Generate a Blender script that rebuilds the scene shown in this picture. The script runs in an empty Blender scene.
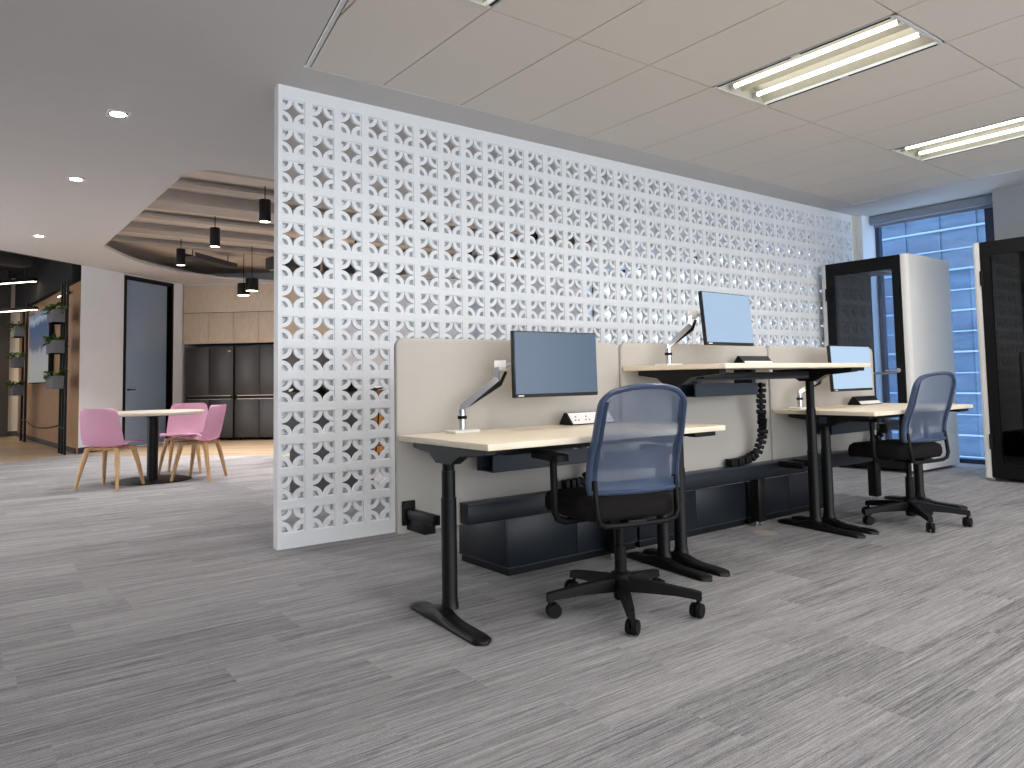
import bpy, bmesh, math, random
from mathutils import Vector, Matrix
from mathutils.geometry import tessellate_polygon

random.seed(7)
S = bpy.context.scene
COL = S.collection
PI = math.pi

# ------------------------------------------------------------------ camera
CAM = Vector((-1.70064, -4.59648, 1.0325))
F_PX, CY, YAW, PITCH, ROLL = 733.354, 333.80, 0.64449, 0.06277, -0.0179
_s, _c = math.sin(YAW), math.cos(YAW)
_R = Vector((_c, -_s, 0)); _F0 = Vector((_s, _c, 0)); _U0 = Vector((0, 0, 1))
_F = _F0 * math.cos(PITCH) + _U0 * math.sin(PITCH)
_U = -_F0 * math.sin(PITCH) + _U0 * math.cos(PITCH)
_RR = _R * math.cos(ROLL) + _U * math.sin(ROLL)
_UU = -_R * math.sin(ROLL) + _U * math.cos(ROLL)
cam_data = bpy.data.cameras.new('camera')
cam = bpy.data.objects.new('camera', cam_data)
COL.objects.link(cam)
cam.matrix_world = Matrix(((_RR.x, _UU.x, -_F.x, CAM.x), (_RR.y, _UU.y, -_F.y, CAM.y),
                           (_RR.z, _UU.z, -_F.z, CAM.z), (0, 0, 0, 1)))
cam_data.sensor_width = 36.0
cam_data.lens = F_PX / 1024 * 36.0
cam_data.shift_y = -(384 - CY) / 1024
cam_data.clip_end = 200
S.camera = cam

# ------------------------------------------------------------------ view, sky and daylight
S.view_settings.view_transform = 'Standard'
S.view_settings.look = 'None'
S.view_settings.gamma = 1.0
S.view_settings.use_curve_mapping = False
S.view_settings.exposure = 0.84
S.cycles.use_denoising = True
S.cycles.max_bounces = 8
S.cycles.diffuse_bounces = 4
S.cycles.sample_clamp_indirect = 6.0

W = bpy.data.worlds.new('daylight')
S.world = W
W.use_nodes = True
_bg = W.node_tree.nodes['Background']
_bg.inputs[0].default_value = (0.89, 0.945, 1.0, 1)
_bg.inputs[1].default_value = 2.3
TUBE_POWER = 3.2
FIXTURE_WATTS = 8.0                                            # each of the four lamps of a ceiling light
DOWNLIGHT_POWER = 30.0
PENDANT_POWER = 14.0
SPOT_WATTS = 115.0                                              # each downlight and pendant

# ------------------------------------------------------------------ materials
def lin(c):
    return tuple(((v / 255) / 12.92 if v / 255 <= 0.04045 else ((v / 255 + 0.055) / 1.055) ** 2.4) for v in c) + (1,)

def mat(name, rgb, rough=0.5, metal=0.0, nscale=None, namt=0.06, bump=0.0, stretch=(1, 1, 1), spec=0.5, emit=None, coords='Object', alpha=1.0):
    m = bpy.data.materials.new(name); m.use_nodes = True
    nt = m.node_tree; b = nt.nodes['Principled BSDF']
    b.inputs['Base Color'].default_value = lin(rgb)
    b.inputs['Roughness'].default_value = rough
    b.inputs['Metallic'].default_value = metal
    b.inputs['Specular IOR Level'].default_value = spec
    b.inputs['Alpha'].default_value = alpha
    if emit:
        b.inputs['Emission Color'].default_value = lin(emit[0]); b.inputs['Emission Strength'].default_value = emit[1]
    if nscale is None: nscale = 40
    tc = nt.nodes.new('ShaderNodeTexCoord'); mp = nt.nodes.new('ShaderNodeMapping')
    mp.inputs['Scale'].default_value = stretch
    nz = nt.nodes.new('ShaderNodeTexNoise'); nz.inputs['Scale'].default_value = nscale; nz.inputs['Detail'].default_value = 4
    nt.links.new(tc.outputs[coords], mp.inputs[0]); nt.links.new(mp.outputs[0], nz.inputs['Vector'])
    rp = nt.nodes.new('ShaderNodeMapRange')
    rp.inputs['From Min'].default_value = 0.25; rp.inputs['From Max'].default_value = 0.75
    rp.inputs['To Min'].default_value = 1 - namt; rp.inputs['To Max'].default_value = 1 + namt
    nt.links.new(nz.outputs['Fac'], rp.inputs['Value'])
    hs = nt.nodes.new('ShaderNodeHueSaturation'); hs.inputs['Color'].default_value = lin(rgb)
    nt.links.new(rp.outputs[0], hs.inputs['Value']); nt.links.new(hs.outputs[0], b.inputs['Base Color'])
    if bump:
        bp = nt.nodes.new('ShaderNodeBump'); bp.inputs['Strength'].default_value = bump; bp.inputs['Distance'].default_value = 0.004
        nt.links.new(nz.outputs['Fac'], bp.inputs['Height']); nt.links.new(bp.outputs[0], b.inputs['Normal'])
    return m

def emission(name, rgb, strength):
    m = bpy.data.materials.new(name); m.use_nodes = True
    nt = m.node_tree; nt.nodes.clear()
    o = nt.nodes.new('ShaderNodeOutputMaterial'); e = nt.nodes.new('ShaderNodeEmission')
    e.inputs[0].default_value = lin(rgb); e.inputs[1].default_value = strength
    nt.links.new(e.outputs[0], o.inputs[0]); return m

def glass(name, tint, transp=0.85, rough=0.02):
    m = bpy.data.materials.new(name); m.use_nodes = True
    nt = m.node_tree; nt.nodes.clear()
    o = nt.nodes.new('ShaderNodeOutputMaterial')
    t = nt.nodes.new('ShaderNodeBsdfTransparent'); t.inputs[0].default_value = lin(tint)
    g = nt.nodes.new('ShaderNodeBsdfGlossy'); g.inputs['Roughness'].default_value = rough
    f = nt.nodes.new('ShaderNodeFresnel'); f.inputs[0].default_value = 1.5
    gm = nt.nodes.new('ShaderNodeNewGeometry'); mr = nt.nodes.new('ShaderNodeMapRange')   # the same reflection from either face of the pane
    mr.inputs['To Min'].default_value = 1.5; mr.inputs['To Max'].default_value = 1 / 1.5
    nt.links.new(gm.outputs['Backfacing'], mr.inputs['Value']); nt.links.new(mr.outputs[0], f.inputs[0])
    a = nt.nodes.new('ShaderNodeMath'); a.operation = 'ADD'; a.inputs[1].default_value = 1 - transp; a.use_clamp = True
    mx = nt.nodes.new('ShaderNodeMixShader')
    nt.links.new(f.outputs[0], a.inputs[0]); nt.links.new(a.outputs[0], mx.inputs[0])
    nt.links.new(t.outputs[0], mx.inputs[1]); nt.links.new(g.outputs[0], mx.inputs[2])
    nt.links.new(mx.outputs[0], o.inputs[0]); return m

def wood(name, a, b, scale=6.0, stretch=(0.6, 12, 12), rough=0.45):
    m = bpy.data.materials.new(name); m.use_nodes = True
    nt = m.node_tree; p = nt.nodes['Principled BSDF']; p.inputs['Roughness'].default_value = rough
    tc = nt.nodes.new('ShaderNodeTexCoord'); mp = nt.nodes.new('ShaderNodeMapping'); mp.inputs['Scale'].default_value = stretch
    nz = nt.nodes.new('ShaderNodeTexNoise'); nz.inputs['Scale'].default_value = scale; nz.inputs['Detail'].default_value = 6
    nz.inputs['Distortion'].default_value = 0.4
    cr = nt.nodes.new('ShaderNodeValToRGB'); cr.color_ramp.elements[0].color = lin(a); cr.color_ramp.elements[1].color = lin(b)
    cr.color_ramp.elements[0].position = 0.3; cr.color_ramp.elements[1].position = 0.7
    nt.links.new(tc.outputs['Object'], mp.inputs[0]); nt.links.new(mp.outputs[0], nz.inputs['Vector'])
    nt.links.new(nz.outputs['Fac'], cr.inputs[0]); nt.links.new(cr.outputs[0], p.inputs['Base Color']); return m

def carpet_material():
    m = bpy.data.materials.new('carpet_planks'); m.use_nodes = True
    nt = m.node_tree; L = nt.links; p = nt.nodes['Principled BSDF']
    p.inputs['Roughness'].default_value = 0.95; p.inputs['Specular IOR Level'].default_value = 0.1
    tc = nt.nodes.new('ShaderNodeTexCoord')
    br = nt.nodes.new('ShaderNodeTexBrick'); br.offset = 0.0; br.offset_frequency = 2
    br.inputs['Scale'].default_value = 1.0; br.inputs['Brick Width'].default_value = 1.0; br.inputs['Row Height'].default_value = 0.25
    br.inputs['Mortar Size'].default_value = 0.0; br.inputs['Color1'].default_value = (0, 0, 0, 1); br.inputs['Color2'].default_value = (1, 1, 1, 1)
    sx_ = nt.nodes.new('ShaderNodeSeparateXYZ'); L.new(tc.outputs['Object'], sx_.inputs[0])
    dv = nt.nodes.new('ShaderNodeMath'); dv.operation = 'DIVIDE'; dv.inputs[1].default_value = 0.25; L.new(sx_.outputs['Y'], dv.inputs[0])
    fl_ = nt.nodes.new('ShaderNodeMath'); fl_.operation = 'FLOOR'; L.new(dv.outputs[0], fl_.inputs[0])
    wn = nt.nodes.new('ShaderNodeTexWhiteNoise'); wn.noise_dimensions = '1D'; L.new(fl_.outputs[0], wn.inputs['W'])
    ax = nt.nodes.new('ShaderNodeMath'); ax.operation = 'ADD'; L.new(sx_.outputs['X'], ax.inputs[0]); L.new(wn.outputs['Value'], ax.inputs[1])
    cx_ = nt.nodes.new('ShaderNodeCombineXYZ'); L.new(ax.outputs[0], cx_.inputs['X']); L.new(sx_.outputs['Y'], cx_.inputs['Y'])
    L.new(cx_.outputs[0], br.inputs['Vector'])
    # long soft streaks along the plank, shifted from plank to plank
    sh = nt.nodes.new('ShaderNodeVectorMath'); sh.operation = 'MULTIPLY_ADD'; sh.inputs[1].default_value = (7.3, 1.7, 3.1)
    L.new(br.outputs['Color'], sh.inputs[0]); L.new(tc.outputs['Object'], sh.inputs[2])
    def streak(sx, sy, sc, det):
        mp = nt.nodes.new('ShaderNodeMapping'); mp.inputs['Scale'].default_value = (sx, sy, 1)
        nz = nt.nodes.new('ShaderNodeTexNoise'); nz.inputs['Scale'].default_value = sc; nz.inputs['Detail'].default_value = det
        nz.inputs['Roughness'].default_value = 0.62
        L.new(sh.outputs[0], mp.inputs[0]); L.new(mp.outputs[0], nz.inputs['Vector']); return nz
    n1 = streak(0.8, 14, 2.0, 5); n2 = streak(1.0, 80, 2.6, 2); n3 = streak(6, 150, 3.0, 2); n4 = streak(70, 110, 4.0, 1)
    def mad(src, mul, add):
        a = nt.nodes.new('ShaderNodeMath'); a.operation = 'MULTIPLY_ADD'; a.inputs[1].default_value = mul
        L.new(src, a.inputs[0])
        if isinstance(add, float): a.inputs[2].default_value = add
        else: L.new(add, a.inputs[2])
        return a.outputs[0]
    v = mad(br.outputs['Color'], 0.085, -0.405)
    v = mad(n1.outputs['Fac'], 0.36, v); v = mad(n2.outputs['Fac'], 0.66, v); v = mad(n3.outputs['Fac'], 0.40, v); v = mad(n4.outputs['Fac'], 0.42, v)
    cr = nt.nodes.new('ShaderNodeValToRGB')
    cr.color_ramp.elements[0].position = 0.30; cr.color_ramp.elements[0].color = lin((80, 80, 82))
    cr.color_ramp.elements[1].position = 0.78; cr.color_ramp.elements[1].color = lin((188, 185, 187))
    L.new(v, cr.inputs[0]); L.new(cr.outputs[0], p.inputs['Base Color'])
    bp = nt.nodes.new('ShaderNodeBump'); bp.inputs['Strength'].default_value = 0.5; bp.inputs['Distance'].default_value = 0.006
    L.new(n3.outputs['Fac'], bp.inputs['Height']); L.new(bp.outputs[0], p.inputs['Normal'])
    return m

def timber_floor_material():
    m = bpy.data.materials.new('timber_planks'); m.use_nodes = True
    nt = m.node_tree; L = nt.links; p = nt.nodes['Principled BSDF']; p.inputs['Roughness'].default_value = 0.4
    tc = nt.nodes.new('ShaderNodeTexCoord'); mp = nt.nodes.new('ShaderNodeMapping'); mp.inputs['Rotation'].default_value = (0, 0, 0.7)
    br = nt.nodes.new('ShaderNodeTexBrick'); br.inputs['Scale'].default_value = 1; br.inputs['Brick Width'].default_value = 1.2
    br.inputs['Row Height'].default_value = 0.15; br.inputs['Mortar Size'].default_value = 0.002
    br.inputs['Color1'].default_value = lin((166, 142, 116)); br.inputs['Color2'].default_value = lin((188, 164, 136)); br.inputs['Mortar'].default_value = lin((120, 90, 64))
    L.new(tc.outputs['Object'], mp.inputs[0]); L.new(mp.outputs[0], br.inputs['Vector']); L.new(br.outputs['Color'], p.inputs['Base Color'])
    return m

def screen_picture_material():
    # the moving picture on the big display: blue sky above, pale ground below
    m = bpy.data.materials.new('display_picture'); m.use_nodes = True
    nt = m.node_tree; L = nt.links; nt.nodes.clear()
    o = nt.nodes.new('ShaderNodeOutputMaterial'); e = nt.nodes.new('ShaderNodeEmission'); e.inputs[1].default_value = 0.30
    tc = nt.nodes.new('ShaderNodeTexCoord'); sp = nt.nodes.new('ShaderNodeSeparateXYZ'); L.new(tc.outputs['Object'], sp.inputs[0])
    nz = nt.nodes.new('ShaderNodeTexNoise'); nz.inputs['Scale'].default_value = 3.0; nz.inputs['Detail'].default_value = 6
    mp = nt.nodes.new('ShaderNodeMapping'); mp.inputs['Scale'].default_value = (1, 2.2, 0.6); L.new(tc.outputs['Object'], mp.inputs[0]); L.new(mp.outputs[0], nz.inputs['Vector'])
    a = nt.nodes.new('ShaderNodeMath'); a.operation = 'MULTIPLY_ADD'; a.inputs[1].default_value = 0.25; L.new(nz.outputs['Fac'], a.inputs[0]); L.new(sp.outputs['Z'], a.inputs[2])
    cr = nt.nodes.new('ShaderNodeValToRGB'); r = cr.color_ramp
    r.elements[0].position = 0.0; r.elements[0].color = lin((190, 192, 184))
    r.elements[1].position = 1.0; r.elements[1].color = lin((132, 150, 176))
    for pos, c in ((0.3, (196, 196, 192)), (0.48, (186, 188, 196)), (0.56, (124, 128, 142)), (0.7, (104, 118, 146)), (0.84, (96, 114, 144)), (0.92, (190, 200, 214))):
        el = r.elements.new(pos); el.color = lin(c)
    dv = nt.nodes.new('ShaderNodeMath'); dv.operation = 'DIVIDE'; dv.inputs[1].default_value = 1.45; L.new(a.outputs[0], dv.inputs[0])
    L.new(dv.outputs[0], cr.inputs[0]); L.new(cr.outputs[0], e.inputs[0]); L.new(e.outputs[0], o.inputs[0]); return m

def facade_material():
    m = bpy.data.materials.new('tower_glass'); m.use_nodes = True
    nt = m.node_tree; L = nt.links; p = nt.nodes['Principled BSDF']; p.inputs['Roughness'].default_value = 0.25
    tc = nt.nodes.new('ShaderNodeTexCoord'); mp = nt.nodes.new('ShaderNodeMapping'); mp.inputs['Scale'].default_value = (1, 0.5, 2.4)
    nz = nt.nodes.new('ShaderNodeTexNoise'); nz.inputs['Scale'].default_value = 1.1; nz.inputs['Detail'].default_value = 8; nz.inputs['Roughness'].default_value = 0.7
    cr = nt.nodes.new('ShaderNodeValToRGB'); cr.color_ramp.elements[0].color = lin((52, 68, 88)); cr.color_ramp.elements[1].color = lin((88, 108, 132))
    cr.color_ramp.elements[0].position = 0.32; cr.color_ramp.elements[1].position = 0.7
    L.new(tc.outputs['Object'], mp.inputs[0]); L.new(mp.outputs[0], nz.inputs['Vector']); L.new(nz.outputs['Fac'], cr.inputs[0]); L.new(cr.outputs[0], p.inputs['Base Color'])
    return m

M = dict(
    carpet=carpet_material(), timber_floor=timber_floor_material(),
    plaster=mat('plaster', (211, 206, 202), 0.85, nscale=3, namt=0.015),
    tile=mat('ceiling_tile', (226, 217, 206), 0.9, nscale=120, namt=0.03),
    joint=mat('ceiling_joint', (96, 90, 84), 0.8),
    trim_white=mat('white_trim', (215, 214, 212), 0.6),
    wall=mat('white_wall', (238, 243, 250), 0.8, nscale=4, namt=0.015),
    wall_shaded=mat('white_wall_shaded', (165, 170, 174), 0.8, nscale=4, namt=0.015),  # backlit white wall, its shade put into the base colour
    wall_warm=mat('cream_wall', (224, 208, 186), 0.7, nscale=4, namt=0.02),
    block=mat('painted_block', (243, 245, 248), 0.55, nscale=60, namt=0.02, bump=0.04),
    slab=mat('concrete_slab', (214, 200, 186), 0.9, nscale=5, namt=0.08),
    steel=mat('painted_beam', (176, 165, 154), 0.7, nscale=8, namt=0.05),
    duct=mat('dark_services', (70, 66, 64), 0.7),
    blackceil=mat('black_ceiling', (24, 24, 26), 0.9),
    blackmetal=mat('black_powder_coat', (15, 15, 16), 0.4, nscale=200, namt=0.05, spec=0.28),
    plastic=mat('black_plastic', (16, 15, 16), 0.5, nscale=150, namt=0.05, spec=0.2),
    navy=mat('charcoal_laminate', (22, 27, 35), 0.38, nscale=30, namt=0.03, spec=0.4),
    slate=mat('slate_blue_metal', (42, 52, 64), 0.4, nscale=60, namt=0.04),
    deskwood=wood('maple_laminate', (240, 223, 196), (248, 235, 212), 5.0, (1.2, 14, 14), 0.4),
    fabric=mat('oatmeal_felt', (184, 178, 170), 0.95, nscale=260, namt=0.08, bump=0.15, spec=0.1),
    chrome=mat('brushed_aluminium', (206, 208, 212), 0.22, 0.95, nscale=90, namt=0.03),
    whiteplastic=mat('white_plastic', (236, 232, 228), 0.35),
    monitor_shell=mat('monitor_bezel', (26, 27, 30), 0.35),
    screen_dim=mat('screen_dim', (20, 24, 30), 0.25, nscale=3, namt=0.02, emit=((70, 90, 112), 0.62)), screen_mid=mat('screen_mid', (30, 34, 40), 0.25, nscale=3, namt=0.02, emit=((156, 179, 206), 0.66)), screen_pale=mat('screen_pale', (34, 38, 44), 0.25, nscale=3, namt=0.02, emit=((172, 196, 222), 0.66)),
    seatfab=mat('black_seat_cloth', (27, 24, 23), 0.85, nscale=300, namt=0.2, bump=0.1, spec=0.15),
    bluep=mat('blue_frame', (68, 82, 108), 0.32, nscale=60, namt=0.03),
    pink=mat('pink_shell', (240, 196, 218), 0.5, nscale=30, namt=0.02),
    oak=wood('oak_legs', (190, 144, 96), (216, 176, 128), 6.0, (10, 10, 1), 0.5),
    oak_panel=wood('pale_oak_laminate', (200, 180, 158), (222, 202, 180), 7.0, (9, 9, 0.7), 0.5),
    walnut=wood('warm_timber', (150, 112, 80), (180, 140, 104), 7.0, (9, 9, 0.7), 0.5),
    doorblack=mat('charcoal_door_sheen', (140, 162, 188), 0.30, nscale=3, namt=0.03, spec=0.9),  # bluish reflection on the black door put into its base colour
    fridge=mat('black_stainless', (84, 80, 78), 0.42, 0.6, nscale=60, namt=0.05, stretch=(1, 1, 30)),
    fridgegap=mat('fridge_seal', (14, 14, 15), 0.6),
    brass=mat('warm_metal_strip', (176, 160, 140), 0.3, 0.8),
    leaf=mat('green_leaves', (62, 88, 40), 0.5, nscale=14, namt=0.45),
    planter=mat('grey_planter', (92, 92, 96), 0.6),
    boothwhite=mat('booth_shell', (234, 231, 226), 0.5, nscale=20, namt=0.015),
    boothblack=mat('booth_frame', (13, 13, 14), 0.5, spec=0.2),
    boothfelt=mat('booth_felt', (30, 31, 34), 0.95, nscale=200, namt=0.15),
    winframe=mat('window_frame', (60, 72, 96), 0.4, 0.3),
    blind=mat('blind_fabric', (150, 158, 172), 0.8, nscale=200, namt=0.04),
    facade=facade_material(), facadeband=mat('tower_floor_band', (140, 158, 178), 0.5),
    windowglass=glass('window_glass', (214, 232, 250), 0.95), boothglass=glass('booth_glass', (244, 247, 250), 0.995),
    boothglass_dark=glass('booth_glass_dark', (110, 112, 116), 0.98),
    tube=emission('lit_tube', (255, 250, 240), TUBE_POWER), down=emission('lit_downlight', (255, 240, 222), DOWNLIGHT_POWER),
    pend=emission('lit_pendant', (255, 238, 214), PENDANT_POWER), led=emission('lit_led_strip', (255, 236, 206), 6.0),
    reflector=mat('light_tray', (176, 172, 156), 0.6), display=screen_picture_material(),
    socket=mat('socket_hole', (40, 40, 44), 0.6), amber=wood('amber_timber', (176, 116, 60), (206, 146, 82), 6.0, (9, 9, 0.7), 0.4),
)

def mesh_material():
    # woven see-through back: a fine net whose threads hide about two thirds of what lies behind
    m = bpy.data.materials.new('blue_mesh_weave'); m.use_nodes = True
    nt = m.node_tree; nt.nodes.clear(); L = nt.links
    o = nt.nodes.new('ShaderNodeOutputMaterial'); t = nt.nodes.new('ShaderNodeBsdfTransparent')
    t.inputs[0].default_value = lin((214, 222, 240))
    p = nt.nodes.new('ShaderNodeBsdfPrincipled'); p.inputs['Base Color'].default_value = lin((92, 102, 122)); p.inputs['Roughness'].default_value = 0.6
    mx = nt.nodes.new('ShaderNodeMixShader')
    tc = nt.nodes.new('ShaderNodeTexCoord'); nz = nt.nodes.new('ShaderNodeTexNoise'); nz.inputs['Scale'].default_value = 220
    L.new(tc.outputs['Object'], nz.inputs['Vector'])
    r = nt.nodes.new('ShaderNodeMapRange'); r.inputs['To Min'].default_value = 0.57; r.inputs['To Max'].default_value = 0.63
    L.new(nz.outputs['Fac'], r.inputs['Value']); L.new(r.outputs[0], mx.inputs[0]); r.inputs['To Min'].default_value = 0.6; r.inputs['To Max'].default_value = 0.6
    L.new(t.outputs[0], mx.inputs[1]); L.new(p.outputs[0], mx.inputs[2]); L.new(mx.outputs[0], o.inputs[0]); return m
M['mesh'] = mesh_material()
M['bluegloss'] = mat('blue_clear_band', (80, 98, 132), 0.18, nscale=30, namt=0.06, alpha=0.85)

# ------------------------------------------------------------------ mesh helpers
class MB:
    def __init__(self): self.bm = bmesh.new()
    def box(self, c, s, bevel=0.0, rot=None, seg=2):
        r = bmesh.ops.create_cube(self.bm, size=1.0); vs = r['verts']
        bmesh.ops.scale(self.bm, vec=s, verts=vs)
        if bevel:
            es = list({e for v in vs for e in v.link_edges})
            rr = bmesh.ops.bevel(self.bm, geom=es, offset=bevel, segments=seg, affect='EDGES', profile=0.5)
            vs = list({v for f in rr['faces'] for v in f.verts} | {v for v in vs if v.is_valid})
        if rot: bmesh.ops.rotate(self.bm, verts=vs, matrix=rot, cent=(0, 0, 0))
        bmesh.ops.translate(self.bm, vec=c, verts=vs); return self
    def span(self, x0, x1, y0, y1, z0, z1, bevel=0.0, seg=2):
        return self.box(((x0 + x1) / 2, (y0 + y1) / 2, (z0 + z1) / 2), (abs(x1 - x0), abs(y1 - y0), abs(z1 - z0)), bevel, seg=seg)
    def cyl(self, p0, p1, r0, r1=None, seg=20):
        p0, p1 = Vector(p0), Vector(p1); r1 = r0 if r1 is None else r1
        d = p1 - p0; q = d.to_track_quat('Z', 'Y').to_matrix().to_4x4()
        m = Matrix.Translation((p0 + p1) / 2) @ q
        bmesh.ops.create_cone(self.bm, cap_ends=True, segments=seg, radius1=r0, radius2=r1, depth=d.length, matrix=m); return self
    def ball(self, c, r, s=(1, 1, 1), seg=14):
        bmesh.ops.create_uvsphere(self.bm, u_segments=seg, v_segments=max(6, seg // 2), radius=r, matrix=Matrix.Translation(c) @ Matrix.Diagonal((*s, 1))); return self
    def loft(self, rings, closed=False, caps=True):
        R = [[self.bm.verts.new(p) for p in r] for r in rings]; n = len(R[0])
        for i in range(len(R) if closed else len(R) - 1):
            a, b = R[i], R[(i + 1) % len(R)]
            for j in range(n): self.bm.faces.new((a[j], a[(j + 1) % n], b[(j + 1) % n], b[j]))
        if caps and not closed: self.bm.faces.new(R[0][::-1]); self.bm.faces.new(R[-1])
        return self
    def tube(self, pts, r, seg=10, closed=False, flat=1.0, up=None):
        pts = [Vector(p) for p in pts]; n = len(pts); rings = []
        prev = None
        for i, p in enumerate(pts):
            a = pts[(i - 1) % n] if (closed or i > 0) else p; b = pts[(i + 1) % n] if (closed or i < n - 1) else p
            t = (b - a).normalized()
            u = Vector(up) if up else (prev if prev else (Vector((0, 0, 1)) if abs(t.z) < 0.9 else Vector((1, 0, 0))))
            u = (u - t * u.dot(t)).normalized(); v = t.cross(u); prev = u
            rr = r[i] if isinstance(r, (list, tuple)) else r
            rings.append([p + u * (rr * flat * math.cos(k * 2 * PI / seg)) + v * (rr * math.sin(k * 2 * PI / seg)) for k in range(seg)])
        return self.loft(rings, closed)
    def lathe(self, prof, c=(0, 0, 0), seg=32):
        rings = [[Vector((c[0] + max(r, 1e-4) * math.cos(k * 2 * PI / seg), c[1] + max(r, 1e-4) * math.sin(k * 2 * PI / seg), c[2] + z)) for k in range(seg)] for r, z in prof]
        return self.loft(rings)
    def prism(self, poly, a, b, axis='Z'):
        def P(u, v, w): return {'Z': (u, v, w), 'Y': (u, w, v), 'X': (w, u, v)}[axis]
        return self.loft([[Vector(P(u, v, a)) for u, v in poly], [Vector(P(u, v, b)) for u, v in poly]])
    def sheet(self, fn, nu, nv, th=0.0):
        g = [[fn(i / nu, j / nv) for i in range(nu + 1)] for j in range(nv + 1)]
        V = [[self.bm.verts.new(p) for p in row] for row in g]
        for j in range(nv):
            for i in range(nu): self.bm.faces.new((V[j][i], V[j][i + 1], V[j + 1][i + 1], V[j + 1][i]))
        if th: bmesh.ops.solidify(self.bm, geom=list(self.bm.faces), thickness=th)
        return self
    def build(self, name, m, parent=None, loc=None, angle=38, normals=True):
        if normals: bmesh.ops.recalc_face_normals(self.bm, faces=list(self.bm.faces))
        me = bpy.data.meshes.new(name); self.bm.to_mesh(me); self.bm.free()
        for p in me.polygons: p.use_smooth = True
        me.set_sharp_from_angle(angle=math.radians(angle))
        me.materials.append(m)
        o = bpy.data.objects.new(name, me); COL.objects.link(o)
        if parent: o.parent = parent
        if loc: o.location = loc
        return o

def raw(name, verts, faces, m, parent=None):
    me = bpy.data.meshes.new(name); me.from_pydata(verts, [], faces); me.update()
    me.materials.append(m)
    o = bpy.data.objects.new(name, me); COL.objects.link(o)
    if parent: o.parent = parent
    return o

def rrect(w, h, r, n=5, cx=0.0, cy=0.0, rb=None):
    rb = r if rb is None else rb; out = []
    for sx, sy, a0, rr in ((1, 1, 0, r), (-1, 1, 90, r), (-1, -1, 180, rb), (1, -1, 270, rb)):
        for k in range(n + 1):
            a = math.radians(a0 + 90 * k / n)
            out.append((cx + sx * (w / 2 - rr) + rr * math.cos(a), cy + sy * (h / 2 - rr) + rr * math.sin(a)))
    return out

def thing(name, label, cat, loc=(0, 0, 0), rz=0.0, group=None):
    o = bpy.data.objects.new(name, None); COL.objects.link(o)
    o.empty_display_size = 0.1
    o.location = loc; o.rotation_euler = (0, 0, rz); tag(o, label, cat, group); return o

def tag(o, label, cat, group=None):
    o['label'] = label; o['category'] = cat
    if group: o['group'] = group
    return o

def struct(o):
    if o.parent is None: o['kind'] = 'structure'
    return o

def dup(root, loc, rz, label, group=None):
    r = root.copy(); COL.objects.link(r); r.location = loc; r.rotation_euler = (0, 0, rz); r['label'] = label
    if group: r['group'] = group
    for ch in list(root.children):
        c = ch.copy(); COL.objects.link(c); c.parent = r
        for g in list(ch.children):
            d = g.copy(); COL.objects.link(d); d.parent = c
    return r

# ------------------------------------------------------------------ places
H = 2.976
W0 = Vector((-0.21, 8.75)); W1 = Vector((1.65, 10.32))         # the white wall with the black door
WD = (W1 - W0).normalized(); WN = Vector((WD.y, -WD.x))         # WN points at the desks
KD = Vector((0.747, -0.665)).normalized(); KN = Vector((KD.y, -KD.x))
KE = W1 + KD * 7.29                                             # where the kitchen wall meets the window wall
T0 = Vector((-0.23, 8.78)); TD = (Vector((-0.66, 14.5)) - T0).normalized(); TN = Vector((-TD.y, TD.x))  # timber wall, TN to the corridor
def K(s, off, z): p = W1 + KD * s + KN * off; return Vector((p.x, p.y, z))
def WW(s, off, z): p = W0 + WD * s + WN * off; return Vector((p.x, p.y, z))
def TW(s, off, z): p = T0 + TD * s + TN * off; return Vector((p.x, p.y, z))
KRZ = math.atan2(KD.y, KD.x); WRZ = math.atan2(WD.y, WD.x); TRZ = math.atan2(TD.y, TD.x)

# ------------------------------------------------------------------ floors
B0 = Vector((1.296, 6.669))                                     # carpet edge before the kitchen
p_right = B0 + KD * ((7.45 - B0.x) / KD.x)
bl = W0 - WD * ((W0.x + 5) / WD.x)                              # carpet edge at the corridor mouth
carpet_poly = [(-5, -9), (7.45, -9), (p_right.x, p_right.y), (B0.x, B0.y), ((B0 - KD * 1.3).x, (B0 - KD * 1.3).y), (W0.x + 0.02, W0.y), (bl.x, bl.y)]
def flat_poly(name, poly, z, m, holes=(), flip=False):
    loops = [[Vector((x, y, z)) for x, y in poly]] + [[Vector((x, y, z)) for x, y in h] for h in holes]
    vs = [v for l in loops for v in l]
    fs = tessellate_polygon(loops)
    faces = []
    for f in fs:
        a, b, c = (vs[i] for i in f)
        up = (b - a).cross(c - a).z > 0
        faces.append(f if up != flip else f[::-1])
    return raw(name, vs, faces, m)
struct(flat_poly('floor', carpet_poly, 0.0, M['carpet']))
struct(flat_poly('floor_timber', [(-5, 3), (7.45, 0.5), (7.45, 6), (3, 13), (0.5, 18.5), (-5, 18.5)], -0.004, M['timber_floor']))

# ------------------------------------------------------------------ ceiling
OB = Vector((-0.147, -0.863)).normalized()                      # slanting left end of the tile field
TX0, TW_, TY0, TL = 0.4717, 0.6085, -0.3392, 1.221
FX1 = TX0 + 10 * TW_ - 0.10                                     # right end of the tile field
FL0 = Vector((-0.062, TY0)); FL1 = FL0 + OB * ((-9 - TY0) / OB.y)
field = [(FL0.x, FL0.y), (FL1.x, -9.0), (FX1, -9.0), (FX1, TY0)]
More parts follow.
